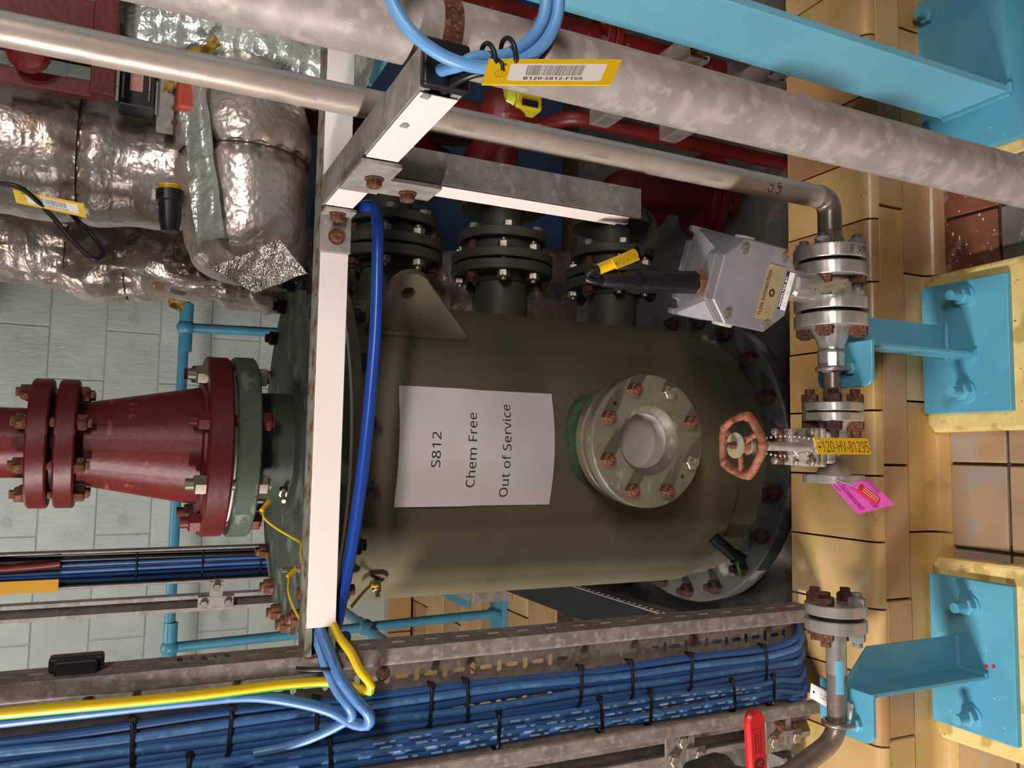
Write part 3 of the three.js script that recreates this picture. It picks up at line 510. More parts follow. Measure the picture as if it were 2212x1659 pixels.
// ---------- stainless pipework over the kerb ----------
const PY = 0.327, PZ = -0.93;
const fl = (ro, ri, x, t, mt, g, nm = 'flange') => mesh(nm, ring(ro, ri, t, 64, 0.0012).applyQuaternion(QX), mt, g, V(x, PY, PZ));
const nutsA = hexGeo(0.0145, 0.014);
function nutRing(g, n, rad, x, dir, mats, h, off, part = 'nut') { for (let i = 0; i < n; i++) { const a = off + (i / n) * Math.PI * 2; mesh(part, h, mats[i % mats.length], g, V(x, PY + rad * Math.cos(a), PZ + rad * Math.sin(a)), quatTo(V(dir, 0, 0))); } }
{
  const g = thing('steel_pipe', 'pale stainless pipe running full height and turning into a flange over the kerb', 'pipe');
  mesh('pipe', tube(bend([[0.4145, 2.89, PZ], [0.4145, PY, PZ], [0.355, PY, PZ]], 0.052, 14), 0.0178, 160, 28), Mt.steelTube, g);
  mesh('elbow_sleeve', tube(bend([[0.4145, PY + 0.06, PZ], [0.4145, PY, PZ], [0.36, PY, PZ]], 0.052, 14).slice(1), 0.0186, 48, 28), Mt.steelDark, g);
  mesh('neck', lathe([[0.0178, 0], [0.019, 0.006], [0.027, 0.03], [0.01, 0.03]], 40).applyQuaternion(quatTo(nX)), Mt.steelDark, g, V(0.36, PY, PZ));
  const t = canvasTex(1024, 64, (x, w, h) => { x.fillStyle = '#aaa69f'; x.fillRect(0, 0, w, h); x.fillStyle = '#3a3530'; x.font = 'italic 46px sans-serif'; x.textAlign = 'center'; x.textBaseline = 'middle'; x.save(); x.translate(512, 32); x.fillText('F 309', 0, 0); x.restore(); });
  fl(0.0565, 0.012, 0.309, 0.021, Mt.steel, g);
  nutRing(g, 4, 0.041, 0.33, 1, [Mt.greyBolt], nutGeo(0.0135, 0.013, 0.0075, 0.019), 0.5);
}
var markerInk = mat({ color: 0x2b2622, rough: 0.7 });
{
  const g = thing('ball_valve', 'stainless ball valve between two bright flanges with a grey actuator box', 'valve');
  fl(0.0565, 0.012, 0.282, 0.021, Mt.steel, g); fl(0.0565, 0.012, 0.2285, 0.02, Mt.steel, g);
  mesh('valve_body', lathe([[0.0, 0], [0.03, 0], [0.034, 0.012], [0.034, 0.024], [0.03, 0.036], [0.0, 0.036]], 48).applyQuaternion(QX), Mt.castSteel, g, V(0.2465, PY, PZ));
  mesh('gasket', ring(0.046, 0.012, 0.006, 48).applyQuaternion(QX), Mt.blackSteel, g, V(0.303, PY, PZ));
  nutRing(g, 4, 0.041, 0.282, -1, [Mt.rust, Mt.rust, Mt.rust, Mt.rustDark], nutGeo(0.0135, 0.013, 0.0075, 0.018), 0.5);
  nutRing(g, 4, 0.041, 0.2465, 1, [Mt.greyBolt], nutGeo(0.012, 0.012, 0.0075, 0.024), 0.5, 'bolt');
  mesh('stem', lathe([[0, 0], [0.012, 0], [0.012, 0.04], [0.0, 0.04]], 24), Mt.steel, g, V(0.266, PY + 0.028, PZ));
  mesh('adaptor_cover', lathe([[0.012, 0], [0.024, 0], [0.024, 0.05], [0.02, 0.055], [0.012, 0.055]], 36), Mt.clear, g, V(0.262, PY + 0.045, PZ + 0.006));
  // actuator box: octagonal lid turned to the left, tapering out to a back plate with ears
  const q = new THREE.Quaternion().setFromEuler(new THREE.Euler(-0.06, -0.3, -0.1)); const o = V(0.2475, 0.527, -0.9);
  const W = 0.062, H = 0.066, c = 0.03;
  const oct = (w, h, k) => [[-w + k, -h], [w - k, -h], [w, -h + k], [w, h - k], [w - k, h], [-w + k, h], [-w, h - k], [-w, -h + k]];
  const b = mesh('actuator_box', extrude(poly(oct(W, H, c)), 0.02, 0.002).translate(0, 0, 0.0), Mt.greyBox, g, o, q);
  mesh('box_body', new THREE.ExtrudeGeometry(poly(oct(W * 0.98, H * 0.98, c)), { depth: 0.04, bevelEnabled: true, bevelThickness: 0.001, bevelSize: 0.001 }).translate(0, 0, -0.043), Mt.greyBox, b);
  const ear = new THREE.Shape(); ear.moveTo(-0.066, 0.028); ear.lineTo(-0.066, 0.085); ear.lineTo(-0.058, 0.085); ear.lineTo(-0.054, 0.075); ear.lineTo(-0.046, 0.075); ear.lineTo(-0.042, 0.085); ear.lineTo(0.042, 0.085); ear.lineTo(0.046, 0.075); ear.lineTo(0.054, 0.075); ear.lineTo(0.058, 0.085); ear.lineTo(0.066, 0.085); ear.lineTo(0.066, 0.028); ear.closePath();
  mesh('back_plate', extrude(ear, 0.012, 0.001).translate(0, 0, -0.056), Mt.greyBox, b);
  mesh('sloped_shoulder', new THREE.BufferGeometry().copy(taper()), Mt.greyBox, b);
  function taper() { const A = [[-0.034, 0.058, -0.003], [0.034, 0.058, -0.003], [0.062, 0.03, -0.003], [-0.062, 0.03, -0.003]], C = [[-0.066, 0.078, -0.05], [0.066, 0.078, -0.05], [0.066, 0.028, -0.05], [-0.066, 0.028, -0.05]]; const P = []; const quad = (a, b2, c2, d) => P.push(...a, ...b2, ...c2, ...a, ...c2, ...d); quad(A[0], A[3], A[2], A[1]); quad(C[0], C[1], C[2], C[3]); quad(A[0], A[1], C[1], C[0]); quad(A[1], A[2], C[2], C[1]); quad(A[2], A[3], C[3], C[2]); quad(A[3], A[0], C[0], C[3]); const t = new THREE.BufferGeometry(); t.setAttribute('position', new THREE.Float32BufferAttribute(P, 3)); t.computeVertexNormals(); return t; }
  const sc = merge([new THREE.CylinderGeometry(0.0055, 0.0055, 0.003, 20).rotateX(Math.PI / 2).translate(0, 0, 0.0015), lathe([[0.0058, 0], [0.007, 0], [0.007, 0.001], [0.0058, 0.001]], 20).applyQuaternion(QZ)]);
  for (const [x, y] of [[-0.05, -0.036], [0.05, -0.036], [-0.047, 0.036], [0.047, 0.036]]) mesh('cover_screw', sc, Mt.steelBolt, b, V(x, y, 0.02));
  for (const s of [-1, 1]) mesh('side_plug', lathe([[0, 0], [0.016, 0], [0.0145, 0.006], [0, 0.006]], 28).applyQuaternion(quatTo(V(s, 0, 0))), Mt.cream, b, V(s * 0.061, 0.012, -0.018));
  const nt = canvasTex(900, 250, (x, w, h) => {
    x.fillStyle = '#ab9a78'; x.fillRect(0, 0, w, h); x.fillStyle = '#3a2f20'; fitText(x, 'FLOW AUTOMATION', 440, 50, 740, 66, 'bold PX sans-serif');
    x.beginPath(); x.ellipse(455, 148, 66, 42, 0, 0, 7); x.fill(); x.fillStyle = '#ab9a78'; x.beginPath(); for (let i = 0; i < 6; i++) { const a = i / 6 * 6.283; x.lineTo(455 + 34 * Math.cos(a), 148 + 24 * Math.sin(a)); } x.fill(); x.fillStyle = '#3a2f20'; x.font = 'bold 22px sans-serif'; x.textAlign = 'center'; x.fillText('FA', 455, 156);
    x.font = '19px sans-serif'; x.textAlign = 'left'; ['FCD 6 15 100 128', 'PAT PEND 4 800 308', 'SER 0417 2240 1A'].forEach((s, i) => x.fillText(s, 70, 130 + i * 34)); ['VAC 250', 'AMP 10'].forEach((s, i) => x.fillText(s, 680, 190 + i * 32)); x.lineWidth = 3; x.strokeStyle = '#5a4c34'; x.beginPath(); x.arc(725, 130, 26, 0, 7); x.stroke();
    x.fillStyle = '#ddd5c2'; for (const [a, c2] of [[28, 215], [868, 40]]) { x.beginPath(); x.arc(a, c2, 12, 0, 7); x.fill(); }
  });
  mesh('name_plate', sheet([[-0.045, -0.012, 0.0208], [0.036, -0.012, 0.0208], [0.036, -0.043, 0.0208], [-0.045, -0.043, 0.0208]], null, 0.001), printMat(nt, 0.4, { metalness: 0.35 }), b);
  const it = canvasTex(420, 120, (x, w, h) => { x.fillStyle = '#e6e2e0'; x.fillRect(0, 0, w, h); x.fillStyle = '#262324'; x.fillRect(0, 0, w, 46); x.fillStyle = '#f2eeec'; fitText(x, 'INSPECTED BY:', 200, 25, 350, 40, 'bold PX sans-serif'); x.fillStyle = '#77727a'; x.font = '24px sans-serif'; x.fillText('Date', 200, 90); x.font = 'italic 30px serif'; x.fillText('14/4', 300, 96); x.fillText('9  2', 60, 92); });
  mesh('inspection_sticker', sheet([[-0.025, -0.0465, 0.0206], [0.031, -0.0465, 0.0206], [0.031, -0.0625, 0.0206], [-0.025, -0.0625, 0.0206]], null, 0.0004), printMat(it, 0.5), b);
}
{
  const g = thing('cable_boot', 'black heat shrink boot and looping cable on the grey actuator box', 'cable');
  const d = V(-0.085, 1, 0.0).normalize(), o = V(0.2475, 0.594, -0.925);
  mesh('gland_ring', hexGeo(0.0195, 0.012), mat({ map: mottled({ a: 0xa0714a, b: 0x80553a, f: 6 }), rep: 10, rough: 0.45, metal: 0.5 }), g, o.clone(), quatTo(d));
  mesh('boot', lathe([[0, 0.01], [0.0165, 0.01], [0.0165, 0.1], [0.018, 0.106], [0.0175, 0.114], [0.012, 0.13], [0.0095, 0.165], [0.008, 0.168], [0, 0.168]], 32), Mt.blackCable, g, o.clone(), quatTo(d));
  mesh('cable', tube([[0.233, 0.75, -0.925], [0.231, 0.768, -0.926], [0.2345, 0.782, -0.93], [0.244, 0.774, -0.925], [0.262, 0.736, -0.915], [0.288, 0.69, -0.93], [0.328, 0.645, -0.975], [0.362, 0.61, -1.02], [0.392, 0.612, -1.06], [0.4, 0.66, -1.1], [0.395, 0.72, -1.15]], 0.0052, 90, 10), Mt.blackCable, g);
  mesh('marker_sleeve', tube([[0.2455, 0.771, -0.922], [0.262, 0.736, -0.9125], [0.2735, 0.7135, -0.918]], 0.0078, 20, 14), Mt.yellow, g);
  const mt = canvasTex(480, 120, (x, w, h) => { x.fillStyle = '#e9c31b'; x.fillRect(0, 0, w, h); x.fillStyle = '#3b3110'; x.font = '70px monospace'; x.textAlign = 'center'; 'MC1472'.split('').forEach((s, i) => { x.fillText(s, 40 + i * 80, 84); if (i > 1) x.fillRect(i * 80 - 2, 6, 4, 108); }); });
  mesh('marker_print', sheet([[0.2575, 0.7575, -0.9045], [0.2755, 0.7185, -0.9085], [0.2635, 0.7125, -0.9045], [0.2455, 0.7515, -0.9005]], null, 0.002), printMat(mt, 0.4), g);
  for (const p of [[0.2445, 0.774, -0.923], [0.279, 0.704, -0.922]]) mesh('tie', lathe([[0.0056, 0], [0.0085, 0], [0.0085, 0.005], [0.0056, 0.005]], 16), Mt.blackPlastic, g, V(...p), quatTo(V(0.4, -0.8, 0.2)));
}
{
  const g = thing('reducing_pipe', 'short stainless reducing pipe between the ball valve and the gate valve', 'pipe');
  fl(0.0565, 0.012, 0.202, 0.0205, Mt.steel, g); mesh('gasket', ring(0.046, 0.012, 0.0055, 48).applyQuaternion(QX), Mt.blackSteel, g, V(0.2227, PY, PZ));
  mesh('cone', lathe([[0.0135, 0.0], [0.0205, 0.006], [0.021, 0.03], [0.0195, 0.036], [0.021, 0.045], [0.033, 0.072], [0.01, 0.072]], 48).applyQuaternion(QX), Mt.steel, g, V(0.131, PY, PZ));
  mesh('weld_band', lathe([[0.0205, 0], [0.0216, 0.003], [0.0205, 0.006], [0.0205, 0]], 40).applyQuaternion(QX), Mt.steelDark, g, V(0.162, PY, PZ));
  mesh('pipe', rod(V(0.08, PY, PZ), V(0.137, PY, PZ), 0.0135, 32), Mt.steelDark, g);
  fl(0.046, 0.008, 0.0695, 0.0135, Mt.steel, g);
  nutRing(g, 4, 0.041, 0.203, -1, [Mt.rust], nutGeo(0.0145, 0.014, 0.0075, 0.017), 0.5);
  nutRing(g, 4, 0.0335, 0.083, 1, [Mt.rustDark, Mt.rust], nutGeo(0.0135, 0.014, 0.0078, 0.022), 0.78);
}
{
  const g = thing('gate_valve', 'small stainless gate valve with rusty orange handwheel on the kerb pipework', 'valve');
  fl(0.046, 0.008, 0.0535, 0.0135, Mt.steel, g); fl(0.046, 0.008, -0.0425, 0.0125, Mt.steel, g); mesh('gasket', ring(0.038, 0.008, 0.0025, 48).applyQuaternion(QX), Mt.blackSteel, g, V(0.067, PY, PZ));
  mesh('body', lathe([[0.01, 0], [0.027, 0], [0.0215, 0.012], [0.021, 0.02], [0.026, 0.034], [0.0275, 0.042], [0.026, 0.05], [0.021, 0.066], [0.0215, 0.074], [0.026, 0.0845], [0.01, 0.0845]], 48).applyQuaternion(QX), Mt.castSteel, g, V(-0.031, PY, PZ));
  nutRing(g, 4, 0.0335, 0.0535, -1, [Mt.rustDark, Mt.rust], nutGeo(0.0135, 0.014, 0.0078, 0.025), 0.78);
  const vx = 0.0125;
  mesh('bonnet', merge([new RoundedBoxGeometry(0.05, 0.02, 0.05, 2, 0.006).translate(vx, PY + 0.028, PZ), box(vx - 0.03, vx + 0.03, PY + 0.038, PY + 0.049, PZ - 0.024, PZ + 0.024, 0.004), box(vx - 0.029, vx + 0.029, PY + 0.0505, PY + 0.061, PZ - 0.023, PZ + 0.023, 0.004), lathe([[0.02, 0], [0.017, 0.03], [0.01, 0.036], [0, 0.036]], 32).translate(vx, PY + 0.058, PZ)]), Mt.castSteel, g);
  for (const [a, b] of [[-0.023, 0.017], [0.023, 0.017], [-0.023, -0.017], [0.023, -0.017]]) mesh('bonnet_bolt', merge([hexGeo(0.0062, 0.006).translate(0, 0.0, 0), new THREE.CylinderGeometry(0.0035, 0.0035, 0.014, 10).translate(0, 0.004, 0)]), Mt.steelBolt, g, V(vx + a, PY + 0.061, PZ + b));
  mesh('gland_plate', box(vx - 0.027, vx + 0.027, PY + 0.108, PY + 0.116, PZ - 0.008, PZ + 0.008, 0.003), Mt.rust, g);
  for (const s of [-1, 1]) mesh('gland_bolt', merge([new THREE.CylinderGeometry(0.0032, 0.0032, 0.045, 10), hexGeo(0.0065, 0.007).translate(0, 0.013, 0)]), Mt.steelBolt, g, V(vx + s * 0.0215, PY + 0.104, PZ));
  mesh('yoke', merge([box(vx - 0.028, vx + 0.028, PY + 0.088, PY + 0.096, PZ - 0.009, PZ + 0.009, 0.003), tube([[vx, PY + 0.07, PZ + 0.02], [vx, PY + 0.1, PZ + 0.019], [vx, PY + 0.15, PZ + 0.016], [vx, PY + 0.168, PZ + 0.008]], 0.0068, 24, 12), tube([[vx, PY + 0.07, PZ - 0.02], [vx, PY + 0.1, PZ - 0.019], [vx, PY + 0.15, PZ - 0.016], [vx, PY + 0.168, PZ - 0.008]], 0.0068, 24, 12), lathe([[0, 0], [0.014, 0], [0.014, 0.014], [0, 0.014]], 24).translate(vx, PY + 0.163, PZ)]), Mt.castSteel, g);
  mesh('stem', rod(V(vx, PY + 0.09, PZ), V(vx, PY + 0.215, PZ), 0.0042, 14), Mt.rust, g);
  // handwheel with scalloped rim
  const wy = PY + 0.186, ringPts = []; for (let i = 0; i < 40; i++) { const a = i / 40 * Math.PI * 2; const r = 0.0425 + 0.0022 * Math.cos(a * 5); ringPts.push([vx + r * Math.sin(a), wy, PZ + r * Math.cos(a)]); }
  const hw = mesh('handwheel', tube(ringPts, 0.0062, 120, 14, true), Mt.handwheel, g);
  for (let i = 0; i < 5; i++) { const a = i / 5 * Math.PI * 2; mesh('rim_knob', new THREE.SphereGeometry(0.0078, 14, 10), Mt.handwheel, hw, V(vx + 0.0447 * Math.sin(a), wy, PZ + 0.0447 * Math.cos(a))); }
  for (let i = 0; i < 3; i++) { const a = i / 3 * Math.PI * 2 + 0.5; mesh('spoke', tube([[vx + 0.006 * Math.sin(a), wy + 0.004, PZ + 0.006 * Math.cos(a)], [vx + 0.025 * Math.sin(a), wy + 0.001, PZ + 0.025 * Math.cos(a)], [vx + 0.042 * Math.sin(a), wy, PZ + 0.042 * Math.cos(a)]], 0.0042, 16, 10), Mt.handwheel, hw); }
  mesh('wheel_disc', lathe([[0, 0], [0.019, 0], [0.019, 0.0014], [0, 0.0016]], 40).translate(vx, wy + 0.011, PZ), mat({ map: mottled({ a: 0xa9aca2, b: 0x97998e, f: 5, patch: 0xb7a56a, pf: 6, pt: [0.55, 0.7] }), rep: 20, rough: 0.5, metal: 0.2 }), g);
  mesh('wheel_nut', hexGeo(0.0062, 0.007).translate(vx, wy + 0.0125, PZ), Mt.rust, g);
  mesh('wheel_hub', lathe([[0, -0.012], [0.012, -0.012], [0.01, 0.01], [0, 0.011]], 24).translate(vx, wy, PZ), Mt.handwheel, g);
}
{
  const g = thing('drain_pipe', 'bent stainless drain pipe with blanked flange pair held by the sloped bracket', 'pipe');
  fl(0.046, 0.004, -0.2445, 0.0165, Mt.steel, g, 'blank_flange'); fl(0.046, 0.008, -0.2695, 0.0185, Mt.steel, g); mesh('gasket', ring(0.04, 0.004, 0.0065, 48).applyQuaternion(QX), Mt.blackSteel, g, V(-0.251, PY, PZ));
  nutRing(g, 4, 0.0335, -0.228, 1, [Mt.rustDark, Mt.greyBolt, Mt.rustDark, Mt.rust], nutGeo(0.0135, 0.013, 0.0078, 0.02), 0.3);
  nutRing(g, 4, 0.0335, -0.2695, -1, [Mt.rust, Mt.greyBolt, Mt.steelBolt, Mt.rust], nutGeo(0.0125, 0.012, 0.0075, 0.02), 0.3);
  mesh('pipe', tube(bend([[-0.27, PY, PZ], [-0.432, PY, PZ], [-0.474, PY + 0.1, PZ - 0.004], [-0.478, PY + 0.22, PZ - 0.012]], 0.05, 10), 0.0148, 90, 24), Mt.steelDark, g);
  mesh('bare_pipe', rod(V(-0.271, PY, PZ), V(-0.335, PY, PZ), 0.0152, 28), Mt.steel, g);
  mesh('paint_patch', new THREE.CylinderGeometry(0.01545, 0.01545, 0.05, 16, 1, true, -0.9, 0.8).applyQuaternion(QX), Object.assign(Mt.bluePaint.clone(), { side: THREE.DoubleSide }), g, V(-0.338, PY, PZ)).material.userData.rep = 4;
}
{
  const g = thing('lever_valve', 'ball valve with bright red plastic covered lever in front of the tray', 'valve');
  mesh('body', merge([lathe([[0, 0], [0.03, 0], [0.034, 0.01], [0.034, 0.03], [0.03, 0.035], [0.033, 0.04], [0.033, 0.055], [0.026, 0.06], [0.026, 0.07], [0, 0.07]], 40).applyQuaternion(quatTo(V(-0.1, 1, 0))).translate(-0.462, 0.53, -0.945), rod(V(-0.475, 0.5, -0.943), V(-0.466, 0.53, -0.945), 0.02, 28)]), Mt.valveGreen, g);
  mesh('pipe_stub', rod(V(-0.468, 0.59, -0.945), V(-0.48, 0.75, -0.95), 0.016, 24), Mt.steelDark, g);
  mesh('lever_bolt', hexGeo(0.011, 0.012).applyQuaternion(QZ).translate(-0.448, 0.532, -0.912), Mt.steelBolt, g);
  mesh('stem', rod(V(-0.462, 0.552, -0.94), V(-0.453, 0.536, -0.905), 0.009, 16), Mt.steelBolt, g);
  // lever covered with red plastic, running to the right
  const s = new THREE.Shape(); s.moveTo(-0.125, -0.0155); s.lineTo(0.005, -0.0165); s.absarc(0.006, 0, 0.0165, -Math.PI / 2, Math.PI / 2, false); s.lineTo(-0.125, 0.0155); s.closePath();
  const lev = mesh('lever', extrude(s, 0.013, 0.004), Mt.redPlastic, g, V(-0.378, 0.522, -0.904), new THREE.Quaternion().setFromAxisAngle(Z, 0.06));
  const lt = canvasTex(256, 96, (x, w, h) => { x.clearRect(0, 0, w, h); x.fillStyle = '#b82024'; x.fillRect(0, 0, w, h); x.fillStyle = '#5a1012'; x.beginPath(); x.arc(58, 48, 38, 0, 7); x.fill(); x.fillStyle = '#b83034'; x.font = 'bold 52px serif'; x.textAlign = 'center'; x.textBaseline = 'middle'; x.fillText('A', 58, 50); x.fillStyle = '#7a1416'; x.fillRect(120, 22, 120, 10); x.fillRect(120, 44, 110, 8); x.fillRect(120, 62, 120, 8); });
  mesh('lever_print', sheet([[-0.065, 0.0115, 0.0134], [-0.003, 0.0115, 0.0134], [-0.003, -0.0115, 0.0134], [-0.065, -0.0115, 0.0134]], null, 0.0003), printMat(lt, 0.4), lev);
}

// handwriting in marker pen: thin ink lines lying on the metal
function ink(name, strokes, at, r, parent) { mesh(name, merge(strokes.map((s) => tube(s.map(([u, v]) => at(u, v)), r, 24, 6))), markerInk, parent); }
{
  const sp = scene.children.find((o) => o.name === 'steel_pipe');
  const onTube = (u, v) => { const a = u / 0.0178; return V(0.4145 - 0.0179 * Math.sin(a + 0.35), 0.458 - v, PZ + 0.0179 * Math.cos(a + 0.35)); };
  ink('pen_marks', [[[0.004, -0.012], [0.008, -0.009], [0.007, -0.004], [0.0, -0.004]], [[-0.004, -0.012], [-0.001, -0.006], [-0.004, -0.004]], [[0.007, 0.004], [0.009, 0.01], [0.003, 0.012], [0.0, 0.006]], [[-0.002, 0.004], [-0.001, 0.014]], [[-0.002, 0.004], [-0.007, 0.005], [-0.006, 0.01], [-0.0015, 0.009]]], onTube, 0.0006, sp);
  const onRim = (u, v) => { const a = 0.1 + u / 0.0565; return V(0.3195 + v, PY - 0.0566 * Math.sin(a - 0.35), PZ + 0.0566 * Math.cos(a - 0.35)); };
  ink('pen_marks', [[[0, -0.006], [0, 0.006]], [[0, 0.006], [0.006, 0.005]], [[0, 0.0], [0.005, 0.0]], [[0.011, 0.006], [0.016, 0.005], [0.013, 0.001], [0.016, -0.003], [0.011, -0.006]], [[0.02, 0.005], [0.018, -0.002], [0.021, -0.006], [0.024, 0.0], [0.021, 0.005]], [[0.031, 0.001], [0.027, 0.002], [0.027, 0.006], [0.031, 0.005], [0.03, -0.006]]], onRim, 0.0006, sp);
  const fr = scene.children.find((o) => o.name === 'support_frame');
  for (const [y, z] of [[1.102, -0.684], [1.098, -0.758]]) mesh('bare_patch', extrude(poly([[-0.007, -0.003], [0.001, -0.004], [0.006, 0.0], [0.005, 0.004], [-0.005, 0.005]]), 0.0006).rotateY(-Math.PI / 2), Mt.galv, fr, V(0.3242, y, z));
}

// ---------- cable tray on the left with its cables ----------
function slotHole(cx, cy, w, h) { const p = new THREE.Path(); const r = Math.min(w, h) * 0.35; p.moveTo(cx - w / 2 + r, cy - h / 2); p.lineTo(cx + w / 2 - r, cy - h / 2); p.lineTo(cx + w / 2, cy - h / 2 + r); p.lineTo(cx + w / 2, cy + h / 2 - r); p.lineTo(cx + w / 2 - r, cy + h / 2); p.lineTo(cx - w / 2 + r, cy + h / 2); p.lineTo(cx - w / 2, cy + h / 2 - r); p.lineTo(cx - w / 2, cy - h / 2 + r); p.closePath(); return p; }
const TX0 = -0.462, TX1 = -0.278, TZ = -1.165, TY0 = 0.178, TY1 = 2.2;
{
  const g = thing('cable_tray', 'grimy perforated steel cable tray with rolled edges running up the left side', 'cable tray');
  const s = poly([[TX0, TY0], [TX1, TY0], [TX1, TY1], [TX0, TY1]]);
  for (let y = TY0 + 0.03, k = 0; y < TY1 - 0.03; y += 0.0225, k++) for (const x of [-0.334, -0.39, -0.4385]) s.holes.push(k % 2 ? slotHole(x, y, 0.0072, 0.021) : slotHole(x, y, 0.0185, 0.0085));
  mesh('tray_base', extrude(s, 0.0022).translate(0, 0, TZ), Mt.galvDirty, g);
  const side = (x, w) => { const q = poly([[0, TY0], [0.062, TY0], [0.062, TY1], [0, TY1]]); for (let y = TY0 + 0.04, k = 0; y < TY1 - 0.04; y += 0.05, k++) q.holes.push(slotHole(0.03, y, 0.006, 0.02)); return extrude(q, 0.0022).rotateY(-Math.PI / 2).translate(x, 0, TZ); };
  mesh('side_rail', side(TX1 + 0.001, 1), Mt.galvDirty, g); mesh('side_rail', side(TX0 + 0.001, 1), Mt.galvDirty, g);
  const lip = (x0, x1) => merge([box(x0, x1, TY0, TY1, TZ + 0.06, TZ + 0.0625, 0.001)]);
  const l1 = mesh('rolled_lip', merge([lip(TX1 - 0.019, TX1 + 0.001), rod(V(TX1 - 0.019, TY0, TZ + 0.058), V(TX1 - 0.019, TY1, TZ + 0.058), 0.0042, 12)]), Mt.galvDirty, g);
  mesh('rolled_lip', merge([lip(TX0, TX0 + 0.019), rod(V(TX0 + 0.019, TY0, TZ + 0.058), V(TX0 + 0.019, TY1, TZ + 0.058), 0.0042, 12)]), Mt.galvDirty, g);
  for (const y of [0.42, 0.98, 1.36]) mesh('coach_bolt', lathe([[0, 0.004], [0.006, 0.0035], [0.011, 0]], 20).applyQuaternion(QZ), Mt.rust, g, V(-0.327, y, TZ + 0.0022));
  mesh('edge_clip', merge([box(TX1 - 0.004, TX1 + 0.018, 1.352, 1.398, TZ + 0.02, TZ + 0.05, 0.003), box(TX1 + 0.002, TX1 + 0.02, 1.345, 1.405, TZ + 0.015, TZ + 0.04, 0.004)]), Mt.blackPlastic, g);
  const onRail = (u, v) => V(TX1 + 0.0012, 1.262 - u, TZ + 0.022 - v);
  const G = { 8: [[[0.004, 0], [0.001, 0.004], [0.004, 0.008], [0.007, 0.004], [0.004, 0], [0.001, -0.004], [0.004, -0.008], [0.007, -0.004], [0.004, 0]]], 1: [[[0.004, -0.008], [0.004, 0.008]]], 2: [[[0.001, 0.006], [0.005, 0.008], [0.007, 0.004], [0.001, -0.008], [0.008, -0.008]]], S: [[[0.007, 0.007], [0.002, 0.007], [0.003, 0.001], [0.007, -0.003], [0.001, -0.008]]] };
  const st = []; '8121S'.split('').forEach((ch, k) => G[ch].forEach((q) => st.push(q.map(([u, v]) => [u + k * 0.0145, v]))));
  ink('pen_marks', st, onRail, 0.0007, g);
}
